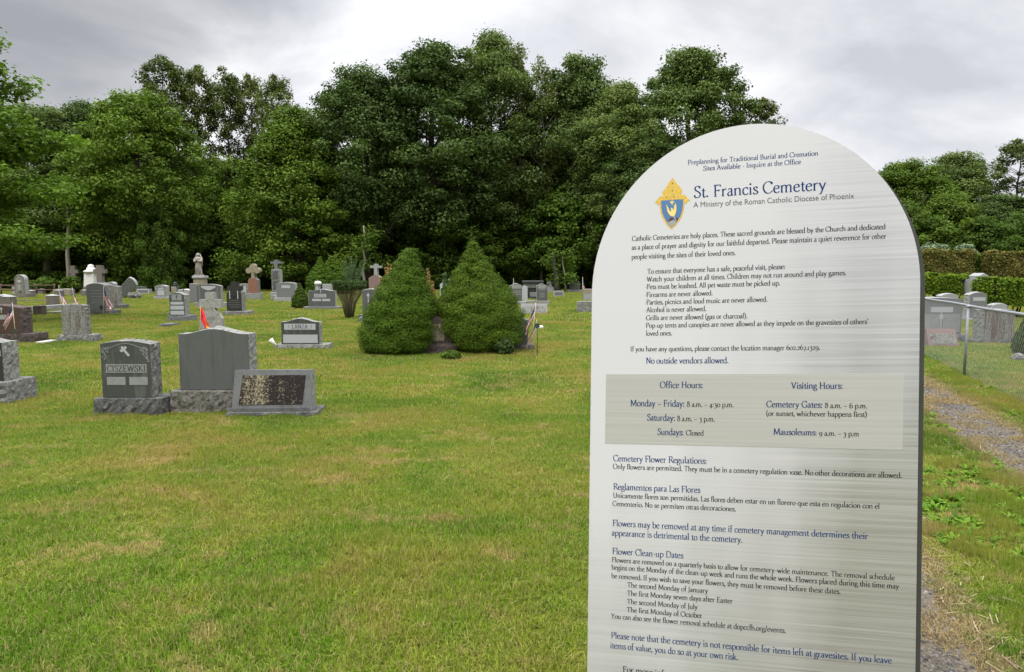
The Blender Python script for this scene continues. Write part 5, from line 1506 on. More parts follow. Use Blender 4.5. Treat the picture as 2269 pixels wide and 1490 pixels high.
holder('dark green medallion beside the two flags at the right big spruce', (1188, 789), 722, 'green_metal', .055)

# ------------------------------------------------------------------ chain-link fence
def fence():
    A = Vector((5.00, 4.7, 0)); d = Vector((0.335, 0.942, 0)).normalized(); Lf = 15.0; H = 1.10
    root = thing('chain_link_fence', 'waist-high galvanised chain-link fence running back along the gravel track', 'fence', A, math.atan2(d.y, d.x))
    p = MB(); p.tube([(x, 0, H + .005 * math.sin(x * 2)) for x in np.linspace(0, Lf, 30)], .021, 8); p.build('top_rail', M['galv'], root)
    for x in (0.15, 3.05, 6.15, 9.2, 12.3, 14.9):
        p = MB(); p.tube([(x, .035, 0), (x, .035, H - .01)], .019, 8); p.ball((x, .035, H - .005), .034, .034, .02); p.build('post', M['galv'], root)
    p = MB(); s_ = .070; w = .0008; h = H - .03; z0 = .03
    vs = []; fs = []
    def seg(a, b):
        n = len(vs)
        vs.extend([(a[0], -w, a[1]), (a[0], w * 1.2, a[1] + w), (a[0], w * .5, a[1] - w * 1.5), (b[0], -w, b[1]), (b[0], w * 1.2, b[1] + w), (b[0], w * .5, b[1] - w * 1.5)])
        fs.extend([(n, n + 1, n + 4, n + 3), (n + 1, n + 2, n + 5, n + 4), (n + 2, n, n + 3, n + 5)])
    k = -h
    while k < Lf:
        for sg in (1, -1):
            x0, x1 = k, k + (h - z0)
            za, zb_ = (z0, h) if sg > 0 else (h, z0)
            if x0 < 0: za += sg * (0 - x0); x0 = 0
            if x1 > Lf: zb_ -= sg * (x1 - Lf); x1 = Lf
            if x1 - x0 > .03: seg((x0, za), (x1, zb_))
        k += s_
    p.add(vs, fs); p.build('wire_mesh', M['wire'], root)
    return A, d, Lf
fence()

# ------------------------------------------------------------------ foliage
def leaf_faces(Cn, Nn, size, aspect, g):
    """one folded-diamond face per leaf"""
    n = len(Cn)
    Nn = Nn / (np.linalg.norm(Nn, axis=1, keepdims=True) + 1e-9)
    r_ = g.normal(size=(n, 3))
    t_ = np.cross(Nn, r_); t_ /= (np.linalg.norm(t_, axis=1, keepdims=True) + 1e-9)
    b_ = np.cross(Nn, t_)
    s_ = size[:, None] * 0.5
    V = np.stack([Cn - t_ * s_, Cn - b_ * s_ * aspect + t_ * s_ * .15 + Nn * s_ * .2, Cn + t_ * s_, Cn + b_ * s_ * aspect + t_ * s_ * .15 + Nn * s_ * .2], 1).reshape(-1, 3)
    F = np.arange(n * 4).reshape(n, 4)
    return V, F

def clump_leaves(centres, radii, per, leaf, g, flat=.65, up=.55, out=.6, aspect=.75, tvar=.55, shell=.45):
    """leaves spread through clumps; returns V, F, tint"""
    m_ = len(centres)
    idx = np.repeat(np.arange(m_), per)
    n = len(idx)
    d = g.normal(size=(n, 3)); d /= np.linalg.norm(d, axis=1, keepdims=True)
    rr = (shell + (1 - shell) * g.uniform(0, 1, n)) ** .6 * (1 + .22 * g.normal(size=n))
    sc = np.stack([radii[idx], radii[idx], radii[idx] * flat], 1)
    P = centres[idx] + d * rr[:, None] * sc
    Nn = d * out + np.array([0, 0, 1.0]) * up + g.normal(size=(n, 3)) * .45
    size = leaf * g.uniform(.6, 1.4, n)
    V, F = leaf_faces(P, Nn, size, aspect, g)
    ct = g.uniform(0, 1, m_)
    tint = np.clip(ct[idx] * tvar + g.uniform(0, 1, n) * (1 - tvar), 0, 1)
    return V, F, tint

PROFILES = {
    'oak': lambda t: np.sin(np.pi * np.clip(t, 0, 1) ** .75) ** .55,
    'oval': lambda t: np.sin(np.pi * np.clip(t * .96 + .02, 0, 1)) ** .7,
    'spire': lambda t: (1 - t) ** .8 * (.35 + .65 * np.minimum(1, t * 5)),
    'skirt': lambda t: (1 - t ** 1.8) ** .6,
}
def tree_proto(name, H, Rd, base, prof, nclump, per, cr, leaf, mat, seed, bark='bark', trunk_r=.22, limbs=14, openness=0.0, squash=.65, lean=0.0):
    """meshes of one tree standing at the origin: (trunk, crown)"""
    g = np.random.default_rng(seed); r_ = random.Random(seed)
    f = PROFILES[prof]
    # lobes break the outline
    lob = [(r_.uniform(0, 6.28), r_.uniform(0, 1), r_.uniform(.2, .55)) for _ in range(11)]
    cs = []
    while len(cs) < nclump:
        t = g.uniform(0, 1); a = g.uniform(0, 6.283)
        q = math.sqrt(g.uniform(.12, 1))
        k = 1.0
        for la, lt, lv in lob:
            k -= lv * math.exp(-(((a - la + math.pi) % 6.283 - math.pi) ** 2) / .25 - (t - lt) ** 2 / .03)
        rad = Rd * f(np.array(t)) * q * max(.3, k) * (1.0 + (.28 if g.uniform() < .08 else 0))
        if g.uniform() > .35 + .65 * q: continue
        z = base + (H - base - cr * .6) * t * (1 - .10 * g.uniform() * (t > .75))
        cs.append((rad * math.cos(a) + lean * t, rad * math.sin(a), z))
    cs = np.array(cs)
    rad = cr * g.uniform(.55, 1.35, nclump)
    V, F, tint = clump_leaves(cs, rad, per, leaf, g, squash)
    crown = np_mesh(name + '_crown', V, F, tint); crown.materials.append(M[mat])
    mb = MB()
    pts = [(0, 0, -.1)]
    n = 7
    for i in range(1, n + 1):
        t = i / n
        pts.append((lean * t * t + r_.uniform(-.12, .12) * H * .03 * i / 2, r_.uniform(-.12, .12) * H * .03 * i / 2, H * .93 * t))
    mb.tube(pts, [trunk_r * (1.25 if i == 0 else (1 - i / (n + .6)) ** .8) for i in range(n + 1)], 8)
    order = sorted(range(nclump), key=lambda i: r_.random())[:limbs]
    for i in order:
        c = cs[i]
        zt = max(base * .55, c[2] - math.hypot(c[0], c[1]) * r_.uniform(.5, 1.1))
        t = min(.95, zt / (H * .93)); k = min(n - 1, int(t * n)); u = t * n - k
        p0 = [pts[k][j] + (pts[k + 1][j] - pts[k][j]) * u for j in range(3)]
        md = [(p0[0] * .5 + c[0] * .5) + r_.uniform(-.3, .3), (p0[1] * .5 + c[1] * .5) + r_.uniform(-.3, .3), p0[2] * .62 + c[2] * .38]
        r0 = trunk_r * (1 - t) * .55 + .02
        mb.tube([p0, md, tuple(c)], [r0, r0 * .65, r0 * .25], 5)
    tm = bpy.data.meshes.new(name + '_trunk'); tm.from_pydata([tuple(v) for v in mb.v], [], mb.f); tm.materials.append(M[bark])
    tm.polygons.foreach_set('use_smooth', [True] * len(mb.f))
    return tm, crown, H, Rd

PT = {}
PT['oak_a'] = tree_proto('oak', 18, 5.2, 3.5, 'oak', 400, 260, .82, .175, 'leaf_oak', 1, trunk_r=.38, limbs=26)
PT['oak_b'] = tree_proto('oak', 18, 5.2, 4.0, 'oak', 380, 255, .80, .17, 'leaf_oak', 2, trunk_r=.34, limbs=30)
PT['oak_c'] = tree_proto('oak', 16, 5.0, 3.0, 'oval', 350, 255, .85, .175, 'leaf_oak', 3, trunk_r=.34, limbs=26)
PT['maple_a'] = tree_proto('maple', 13, 4.6, 1.5, 'oval', 380, 240, .76, .165, 'leaf_maple', 4, trunk_r=.28, limbs=24)
PT['maple_b'] = tree_proto('maple', 13, 4.6, 1.0, 'skirt', 390, 240, .76, .16, 'leaf_maple', 5, trunk_r=.26, limbs=24)
PT['poplar_a'] = tree_proto('poplar', 19, 3.0, 8.5, 'oval', 110, 110, .58, .19, 'leaf_poplar', 6, 'bark', .20, 46, squash=.8)
PT['poplar_b'] = tree_proto('poplar', 19, 3.2, 9.0, 'oak', 100, 110, .60, .19, 'leaf_poplar', 7, 'bark', .19, 44, squash=.8)
PT['birch'] = tree_proto('birch', 18, 2.4, 5.0, 'oval', 80, 80, .6, .18, 'leaf_poplar', 8, 'bark_pale', .14, 46, squash=.9)
PT['under_a'] = tree_proto('understory', 6.5, 3.6, .2, 'skirt', 200, 190, .60, .17, 'leaf_under', 9, trunk_r=.12, limbs=16)
PT['under_b'] = tree_proto('understory', 6.5, 3.4, .5, 'oval', 180, 190, .60, .17, 'leaf_under', 10, trunk_r=.12, limbs=18)
PT['under_c'] = tree_proto('understory', 6.5, 3.5, 1.2, 'oak', 130, 170, .55, .17, 'leaf_maple', 12, trunk_r=.10, limbs=22)

def tree(kind, label, px, top, width, Y, group=None, name='tree', cat='tree', rz=None, dx=0):
    """top in photo pixels, width the crown's width in photo pixels, Y how far away it stands"""
    tm, cm, H, Rd = PT[kind]
    c = at(px, 640, Y); h = at(px, top, Y).z; w = (at(px + width / 2, 640, Y).x - at(px - width / 2, 640, Y).x) * (1.18 if Y > 53 and 'poplar' not in kind and kind != 'birch' else 1.0)
    root = thing(name, label, cat, (c.x, Y, 0), random.uniform(0, 6.28) if rz is None else rz, group)
    root.scale = (w / (2 * Rd), w / (2 * Rd), h / H)
    t_ = bpy.data.objects.new('trunk', tm); col.objects.link(t_); t_.parent = root
    k = bpy.data.objects.new('crown', cm); col.objects.link(k); k.parent = root
    return root

# the wood's edge, left to right
tree('oak_c', 'low dark tree just right of the big leafy tree on the left edge', 110, 218, 240, 62, name='oak_tree')
tree('oak_b', 'dark tree with level top, second from the left in the wood', 205, 222, 210, 66, name='oak_tree')
tree('maple_a', 'dense dark green tree in front of the tall airy poplars', 318, 186, 270, 56, name='maple_tree')
tree('poplar_a', 'airy poplar with highest tuft, leftmost of the see-through tall trees', 382, 106, 150, 64, name='poplar_tree')
tree('poplar_b', 'airy poplar with bare stems, second of the see-through tall trees', 452, 132, 130, 65, name='poplar_tree')
tree('poplar_a', 'airy poplar in the middle of the see-through tall trees', 520, 138, 130, 66, name='poplar_tree')
tree('poplar_b', 'airy poplar standing highest right of the middle of the see-through trees', 570, 150, 110, 67, name='poplar_tree')
tree('poplar_b', 'airy poplar at the right end of the see-through tall trees', 628, 152, 120, 65, name='poplar_tree')
tree('maple_b', 'fresh green tree sloping down to the left of the great oaks', 660, 224, 270, 57, name='maple_tree')
tree('oak_c', 'grey-green oak on the left shoulder of the great oaks', 815, 136, 270, 60, name='oak_tree')
tree('oak_a', 'great dark oak left of the highest treetop', 960, 82, 290, 62, name='oak_tree')
tree('oak_b', 'great oak carrying the highest treetop of the wood', 1085, 66, 260, 64, name='oak_tree')
tree('birch', 'thin pale-stemmed birch right of the highest treetop', 1150, 90, 110, 63, name='birch_tree')
tree('birch', 'second thin pale-stemmed birch, sparse leaves against the sky', 1200, 118, 110, 62, name='birch_tree')
tree('oak_c', 'pale green broad tree right of the birches', 1275, 112, 250, 64, name='oak_tree')
tree('oak_b', 'grey-green tree between the birches and the round oak', 1375, 180, 230, 60, name='oak_tree')
tree('oak_a', 'tall round-headed oak directly above the sign top left', 1520, 88, 270, 62, name='oak_tree')
tree('poplar_b', 'open-branched treetop at the right end of the great oaks, by the sign', 1672, 205, 150, 63, name='oak_tree')
tree('oak_c', 'dark tree hidden below the round-headed oak, behind the sign', 1440, 300, 240, 57, name='oak_tree')
tree('maple_b', 'dark bushy tree mostly behind the sign at right', 1620, 330, 260, 58, name='maple_tree')
# right of the sign
tree('maple_a', 'yellow-green tree emerging right of the sign arch', 1990, 345, 190, 74, name='maple_tree')
tree('oak_c', 'dark green tree in the middle right of the sign', 2105, 330, 190, 80, name='oak_tree')
tree('poplar_b', 'open dark treetop at the right edge of the picture', 2240, 300, 150, 76, name='oak_tree')
tree('oak_c', 'dark leafy tree under the open treetop at the right edge', 2205, 425, 190, 72, name='maple_tree')
tree('oak_b', 'tree rising behind the yellow-green tree right of the sign', 1905, 380, 180, 84, name='oak_tree')
# undergrowth at the wood's edge
tree('under_a', 'vine-smothered pale green stump of foliage in the dark left wood', 356, 440, 120, 53, name='vine_mound', cat='vine')
und = 'leafy undergrowth trees at the edge of the wood'
lab = 'leafy green undergrowth tree at the dark foot of the wood'
for i, (px, top, w, Y, k) in enumerate([(60, 450, 170, 64, 'under_c'), (190, 490, 150, 66, 'under_b'), (265, 450, 170, 66, 'under_c'), (455, 420, 190, 59, 'under_c'),
        (560, 350, 230, 57, 'under_a'), (650, 440, 200, 55, 'under_b'), (740, 390, 220, 57, 'under_c'), (830, 430, 190, 55, 'under_b'), (905, 340, 210, 58, 'under_c'), (985, 455, 180, 54, 'under_b'),
        (1075, 400, 220, 56, 'under_c'), (1170, 470, 180, 53, 'under_b'), (1260, 400, 220, 55, 'under_c'), (1340, 460, 190, 54, 'under_a'), (1420, 430, 200, 56, 'under_b'),
        (1480, 380, 200, 58, 'under_c'), (1560, 420, 220, 57, 'under_a'), (1700, 440, 220, 60, 'under_a')]):
    Y += 11 if i % 3 else 6
    tree(k, lab, px, top, w, Y, und, 'undergrowth_tree')
for i, (px, top, w, Y) in enumerate([(1880, 470, 170, 66), (1985, 440, 190, 66), (2085, 430, 170, 68), (2165, 480, 160, 64), (2260, 470, 170, 66), (2330, 430, 170, 68)]):
    tree('under_b', 'dark green undergrowth tree in the far wood right of the sign', px, top, w, Y, 'undergrowth right of the sign', 'undergrowth_tree')
# deeper rows that close the wood
lab = 'dark forest tree deep in the wood behind the front row'
for i in range(23):
    px = -60 + i * 84 + random.uniform(-20, 20)
    tree(('oak_c', 'maple_a', 'oak_a')[i % 3], lab, px, 300 + random.uniform(-25, 45) + (60 if px < 330 or 420 < px < 640 else 0), 210, 70 + random.uniform(0, 4), 'trees deep in the wood', 'forest_tree')
for i in range(21):
    px = -40 + i * 92 + random.uniform(-20, 20)
    tree(('maple_b', 'under_a')[i % 2], lab, px, 370 + random.uniform(-30, 40), 230, 78 + random.uniform(0, 5), 'trees deep in the wood', 'forest_tree')
for i in range(24):
    px = -50 + i * 78 + random.uniform(-20, 20)
    tree('under_a', lab, px, 470 + random.uniform(-30, 40), 190, 64 + random.uniform(0, 3), 'trees deep in the wood', 'forest_tree')
for i in range(9):
    px = 1830 + i * 66
    tree(('maple_b', 'maple_a')[i % 2], 'dark forest tree deep in the wood right of the sign', px, 455 + random.uniform(-30, 30), 190, 90 + random.uniform(0, 6), 'trees deep in the wood at right', 'forest_tree')

# slender stems standing in front of the dark wood
def stem(label, px, top, B, r_, bark, lean):
    c = G(px, B); h = at(px, top, c.y).z
    root = thing('slender_tree', label, 'tree', (c.x, c.y, 0))
    p = MB(); rr = random.Random(px)
    pts = [(0, 0, 0)] + [(lean * (i / 6) ** 1.3 + rr.uniform(-.1, .1), rr.uniform(-.1, .1), h * i / 6) for i in range(1, 7)]
    p.tube(pts, [r_ * (1.2 - .13 * i) for i in range(7)], 7); p.build('trunk', M[bark], root)
    g = np.random.default_rng(px)
    cs = np.array([pts[3 + i % 4] for i in range(10)]) + g.normal(0, .55, (10, 3))
    V, F, tt = clump_leaves(cs, np.full(10, .55), 70, .2, g)
    me = np_mesh('crown', V, F, tt); link('crown', me, root, [M['leaf_under']])
stem('leaning brown trunk with leafy top beyond the far ringed cross', 1237, 560, 648, .22, 'bark', -.5)
stem('thin bare stem right of the leaning brown trunk', 1252, 570, 648, .07, 'bark_pale', -.2)
stem('crooked pale trunk in the dark wood at left', 152, 390, 644, .17, 'bark_pale', .5)
stem('straight thin trunk behind the twiggy yew', 806, 500, 648, .10, 'bark_pale', .1)

# the near maple reaching in from the left
def near_maple():
    Y = 21.0
    x0 = -16.9
    root = thing('maple_tree', 'big bright leafy maple reaching in from the left edge', 'tree', (x0, Y, 0))
    g = np.random.default_rng(77); r_ = random.Random(77)
    mb = MB(); H = 9.3
    pts = [(0, 0, -.1)] + [(r_.uniform(-.1, .1), r_.uniform(-.1, .1), H * .9 * i / 6) for i in range(1, 7)]
    mb.tube(pts, [.30, .26, .22, .18, .13, .08, .03], 10)
    cs = []; rad = []
    for i in range(120):
        z = 2.6 + (H - 2.7) * (i + g.uniform(-.4, .4)) / 120; a = g.uniform(0, 6.283)
        t = (z - 2.6) / (H - 2.6)
        reach = 4.2 * (1 - t ** 1.7) ** .62 * (.72 + .28 * math.sin(z * 4.3 + 1.2 * math.cos(a))) * (.75 + .25 * g.uniform()) * (.78 if z < 4.0 else 1.0)
        e = Vector((reach * math.cos(a), reach * math.sin(a), z - .12 * reach * (1 - t)))
        k = min(5, int(max(z - reach * .45, .8) / (H * .9) * 6)); p0 = Vector(pts[k]).lerp(Vector(pts[k + 1]), .5)
        mid = p0.lerp(e, .55) + Vector((0, 0, .22))
        mb.tube([p0, mid, e], [.05, .03, .008], 5)
        for j in range(7):
            u = .30 + .70 * j / 6
            q = p0.lerp(mid, u / .55) if u < .55 else mid.lerp(e, (u - .55) / .45)
            cs.append(tuple(q + Vector((g.normal(0, .14), g.normal(0, .14), g.normal(0, .07))))); rad.append(.62 * (.55 + .45 * u) * g.uniform(.7, 1.2))
    mb.build('trunk', M['bark'], root)
    V, F, tint = clump_leaves(np.array(cs), np.array(rad), 75, .135, g, .42, .9, .35, .7)
    link('crown', np_mesh('crown', V, F, tint), root, [M['leaf_near']])
near_maple()

# ------------------------------------------------------------------ clipped and dwarf evergreens
def spruce(label, px, top, B, half, prof, mat, nclump, per, leaf, seed, cr=.16, name='dwarf_spruce', Yadd=None, brown=None, lean=0, tier=0.0, flat=.46):
    """prof: (fraction down from the tip, fraction of the half width)"""
    Yf = G(px, B).y; s_ = (at(px + 10, B, Yf).x - at(px, B, Yf).x) / 10
    Rd = half * s_; Y = Yf + Rd * (.9 if Yadd is None else Yadd)
    s_ = (at(px + 10, B, Y).x - at(px, B, Y).x) / 10; Rd = half * s_
    c = at(px, B, Y); H = at(px, top, Y).z
    g = np.random.default_rng(seed)
    root = thing(name, label, 'evergreen shrub', (c.x, Y, 0))
    pz = np.array([p[0] for p in prof]); pr = np.array([p[1] for p in prof])
    cs = []; rad = []
    k = 0
    tt_ = np.linspace(0, 1, 60); cdf = np.cumsum(np.interp(tt_, pz, pr) + .12); cdf = (cdf - cdf[0]) / (cdf[-1] - cdf[0])
    while k < nclump:
        t = float(np.interp((k + g.uniform(0, 1)) / nclump, cdf, tt_)); r_ = np.interp(t, pz, pr)
        a = (k * 2.39996 + g.normal(0, .18)) % 6.283
        z = H * (1 - t)
        if tier and t > .16:      # the billows sit in loose tiers with hollows between them
            ph = tier * (.7 * math.sin(a * 2 + seed) + .5 * math.sin(a * 5 + 2 * seed))
            z = max(.06, round((z + ph) / tier) * tier - ph + g.normal(0, tier * .24))
        j = Rd * r_
        q = cr * (.30 + .80 * r_) * g.uniform(.6, 1.4)
        rr = max(0, j - q * .62) * (g.uniform(.92, 1.04) if k % 5 else g.uniform(.78, .86))
        cs.append((rr * math.cos(a) + lean * s_ * (1 - t), rr * math.sin(a), max(q * .5, z - q * .45))); rad.append(q); k += 1
    for i in range(26):       # the leader and its short side shoots make the spire
        t = .02 + .26 * i / 25; r_ = np.interp(t, pz, pr) * Rd; a = i * 2.4; q = cr * (.26 + .55 * t / .28)
        rr = max(0, r_ - q * .6)
        cs.append((rr * math.cos(a) + lean * s_ * (1 - t), rr * math.sin(a), H * (1 - t) - q * .3)); rad.append(q); k += 1
    cs = np.array(cs); rad = np.array(rad)
    cnt = np.maximum(12, (per * (rad / cr) ** 2)).astype(int)
    idx = np.repeat(np.arange(k), cnt); n = len(idx)
    d = g.normal(size=(n, 3)); d[:, 2] = d[:, 2] * .8 + .25; d /= np.linalg.norm(d, axis=1, keepdims=True)
    P = cs[idx] + d * (rad[idx] * g.uniform(.72, 1.04, n))[:, None] * np.array([1, 1, flat])
    P[:, 2] = np.maximum(P[:, 2], .01)
    axis = P * np.array([1, 1, 0]); axis /= (np.linalg.norm(axis, axis=1, keepdims=True) + 1e-6)
    Nn = d * 1.1 + axis * .2 + np.array([0, 0, .45]) + g.normal(size=(n, 3)) * .45
    V, F = leaf_faces(P, Nn, leaf * g.uniform(.6, 1.5, n), .5, g)
    ct = g.uniform(0, 1, k)
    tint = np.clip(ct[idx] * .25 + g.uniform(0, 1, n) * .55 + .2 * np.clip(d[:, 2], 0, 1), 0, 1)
    link('foliage', np_mesh('foliage', V, F, tint), root, [M[mat]])
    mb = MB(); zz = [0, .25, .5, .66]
    mb.lathe([(max(.01, Rd * .80 * np.interp(1 - z, pz, pr) - cr * .8) if z > 0 else Rd * .2, H * z) for z in zz], 12)  # solid dark core added to block light through the foliage
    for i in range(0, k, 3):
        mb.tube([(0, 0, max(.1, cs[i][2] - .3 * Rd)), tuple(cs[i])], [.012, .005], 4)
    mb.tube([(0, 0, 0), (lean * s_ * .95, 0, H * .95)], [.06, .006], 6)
    mb.build('shade_core_branches', M['core'], root)
    if brown:
        for (z0, ang, m_) in brown:
            q = MB()
            bs = []
            for i in range(m_):
                t = 1 - z0 + g.uniform(-.06, .06); a = ang + g.normal(0, .25); r_ = np.interp(t, pz, pr) * Rd
                bs.append((r_ * math.cos(a), r_ * math.sin(a), H * (1 - t)))
            V, F, tt = clump_leaves(np.array(bs), np.full(m_, .10), 26, .035, g, 1.2)
            link('dead_tips', np_mesh('dead_tips', V, F, tt), root, [M['straw_leaf']])
    return root
PR_R = [(0, .03), (.05, .10), (.11, .19), (.21, .33), (.30, .52), (.40, .70), (.49, .86), (.59, .95), (.68, .95), (.78, 1.0), (.87, .84), (.95, .62), (1, .5)]
PR_L = [(0, .10), (.05, .20), (.15, .35), (.25, .50), (.35, .70), (.46, .86), (.56, .94), (.66, .98), (.76, 1.0), (.86, .98), (.94, .80), (1, .6)]
sp1 = spruce('left one of the two big billowing dwarf spruces, blunt top', 878, 547, 790, 81, PR_L, 'needle', 230, 820, .026, 21, .27, lean=32, flat=.52)
sp2 = spruce('right one of the two big billowing dwarf spruces, sharp pointed top', 1070, 528, 788, 97, PR_R, 'needle', 250, 820, .026, 22, .27, lean=-22, flat=.52)
spruce('small dark pointed spruce beside the wide low headstone', 666, 627, 686, 18, PR_R, 'needle_dark', 120, 130, .05, 23, .16)
spruce('pointed spruce at left of the far pair behind the yew', 711, 568, 655, 31, PR_R, 'needle', 260, 260, .07, 24, .30, Yadd=.6)
spruce('broad-topped spruce at right of the far pair behind the yew', 739, 566, 654, 40, PR_L, 'needle', 280, 260, .07, 25, .32, Yadd=1.0)
spruce('dark conical evergreen at the right picture edge behind the fence', 2275, 690, 790, 24, PR_L, 'needle_dark', 140, 150, .035, 26, .13)

def tall_stems(label, px, top, B, w, mat, seed, name, leafy=True, n=16, cat='plant'):
    Y = G(px, B).y; c = at(px, B, Y); s_ = (at(px + 10, B, Y).x - c.x) / 10; H = at(px, top, Y).z
    root = thing(name, label, cat, (c.x, Y, 0)); g = np.random.default_rng(seed)
    mb = MB(); cs = []; rd = []
    for i in range(n):
        a = g.uniform(0, 6.28); rr = g.uniform(.1, 1) * w * s_ / 2; h = H * g.uniform(.5, 1.0)
        pts = [(0.15 * rr * math.cos(a), .15 * rr * math.sin(a), 0), (.5 * rr * math.cos(a), .5 * rr * math.sin(a), h * .5), (rr * math.cos(a), rr * math.sin(a), h)]
        mb.tube(pts, [.012, .009, .004], 4)
        for j in range(9):
            u = .35 + .65 * j / 8
            q = np.array(pts[1]) * (1 - (u - .5) * 2) + np.array(pts[2]) * ((u - .5) * 2) if u > .5 else np.array(pts[0]) * (1 - u * 2) + np.array(pts[1]) * u * 2
            cs.append(q); rd.append(.14 * (1.25 - u))
    mb.build('stems', M['twig'], root)
    V, F, tt = clump_leaves(np.array(cs), np.array(rd), 26, .09, g, 1.4, .4, .5, .4)
    link('foliage', np_mesh('foliage', V, F, tt), root, [M[mat]])
tall_stems('feathery pale juniper with upright shoots right of the far spruce pair', 783, 568, 656, 64, 'juniper', 31, 'juniper', n=26, cat='shrub')
tall_stems('tall dry flower stalks at the left shoulder of the left big spruce', 866, 585, 690, 44, 'straw_leaf', 32, 'dry_stalks', n=20)
tall_stems('dry flower stalks at the right shoulder of the left big spruce', 958, 592, 700, 34, 'straw_leaf', 33, 'dry_stalks', n=7)
tall_stems('pale leafy stalks in the gap between the two big spruces', 988, 600, 690, 26, 'juniper', 34, 'leafy_stalks', n=9)

def yew():
    px, B = 774, 708
    Y = G(px, B).y + .3; c = at(px, B, Y); s_ = (at(px + 10, B, Y).x - c.x) / 10; H = at(px, 624, Y).z
    root = thing('clipped_yew', 'vase-shaped twiggy yew clipped flat, bare stems below green tips', 'shrub', (c.x, Y, 0))
    g = np.random.default_rng(41); mb = MB(); ends = []
    W = 38 * s_
    for i in range(150):
        a = g.uniform(0, 6.28); q = math.sqrt(g.uniform(.02, 1)); e = Vector((W * q * math.cos(a), W * .8 * q * math.sin(a), H * g.uniform(.86, 1.0)))
        p0 = Vector((.14 * q * math.cos(a), .12 * q * math.sin(a), 0)); m1 = Vector((W * .42 * q * math.cos(a + g.normal(0, .12)), W * .34 * q * math.sin(a + g.normal(0, .12)), H * .42)); m2 = Vector((W * .80 * q * math.cos(a), W * .66 * q * math.sin(a), H * .70))
        mb.tube([p0, m1, m2, e], [.009, .006, .0045, .003], 4)
        ends.append(tuple(e)); 
        if i % 2 == 0: ends.append(tuple(m2.lerp(e, .6)))
    mb.build('bare_stems', M['twig'], root)
    V, F, tt = clump_leaves(np.array(ends), np.full(len(ends), .075), 46, .036, g, .7, .5)
    link('green_tips', np_mesh('green_tips', V, F, tt), root, [M['yew']])
yew()

def hedge(label, px, T, B, depth, mat, seed, leaf=.06, n=9000, zb_px=None, rnd=.25, name='clipped_hedge'):
    L, Rr = px; mid = (L + Rr) / 2; Y = G(mid, B).y; a, b = at(L, B, Y).x, at(Rr, B, Y).x; h = at(mid, T, Y).z; w = b - a
    z0 = 0 if zb_px is None else at(mid, zb_px, Y).z
    root = thing(name, label, 'hedge', ((a + b) / 2, Y + depth / 2, 0)); g = np.random.default_rng(seed)
    # points on the faces of a rounded block, bulging a little
    A = [w * (h - z0), w * (h - z0) * .5, w * depth, depth * (h - z0), depth * (h - z0)]
    A = np.array(A) / sum(A); f = g.choice(5, n, p=A); u = g.uniform(-1, 1, n); v = g.uniform(-1, 1, n)
    P = np.zeros((n, 3)); Nn = np.zeros((n, 3))
    for k, (fx, nn) in enumerate([(lambda u, v: np.stack([u, -np.ones_like(u), v], 1), (0, -1, 0)), (lambda u, v: np.stack([u, np.ones_like(u), v], 1), (0, 1, 0)), (lambda u, v: np.stack([u, v, np.ones_like(u)], 1), (0, 0, 1)),
                                  (lambda u, v: np.stack([-np.ones_like(u), u, v], 1), (-1, 0, 0)), (lambda u, v: np.stack([np.ones_like(u), u, v], 1), (1, 0, 0))]):
        m_ = f == k
        P[m_] = fx(u[m_], v[m_]); Nn[m_] = nn
    r_ = np.linalg.norm(P * np.array([1, 1, 1]), ord=8, axis=1)[:, None]
    P = P / r_ ** rnd * (1 - g.uniform(0, .10, n)[:, None])
    hs = (h - z0) / 2
    P = P * np.array([w / 2, depth / 2, hs]) + np.array([0, 0, z0 + hs])
    bul = (np.sin(P[:, 0] * 3.1 + seed) * np.sin(P[:, 2] * 4 + seed) + .6 * np.sin(P[:, 0] * 7.3 + seed * 2)) * .07
    P += Nn * bul[:, None] + g.normal(0, .03, (n, 3))
    V, F = leaf_faces(P, Nn + g.normal(size=(n, 3)) * .7 + np.array([0, 0, .3]), leaf * g.uniform(.6, 1.5, n), .65, g)
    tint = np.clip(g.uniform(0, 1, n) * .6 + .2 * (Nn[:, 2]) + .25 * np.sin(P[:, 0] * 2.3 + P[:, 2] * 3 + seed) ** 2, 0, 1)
    link('foliage', np_mesh('foliage', V, F, tint), root, [M[mat]])
    mb = MB(); mb.box(-w * .44, w * .44, -depth * .42, depth * .42, max(0.02, z0 + .05), h * .93, 0, .05)  # solid dark box added inside, keeps gaps between the leaves dark
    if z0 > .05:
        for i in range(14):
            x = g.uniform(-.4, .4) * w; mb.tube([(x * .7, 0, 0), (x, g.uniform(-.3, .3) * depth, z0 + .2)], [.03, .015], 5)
    mb.build('shade_core_branches', M['core'], root)
    return root
hedge('bronze-green block hedge right of the sign, upper of two', (2052, 2158, ), 556, 668, .8, 'hedge_brown', 51, .11, 11000, 615)
hedge('bronze-green block hedge at the right picture edge', (2190, 2310), 559, 668, .8, 'hedge_brown', 52, .11, 12000, 622)
hedge('bright green low hedge right of the sign, under the bronze block hedge', (2030, 2158), 611, 688, 1.0, 'hedge_green', 53, .085, 11000, 652)
hedge('bright green low hedge at the right picture edge, nearer the fence', (2200, 2310), 621, 706, 1.1, 'hedge_green', 54, .08, 12000, 680)
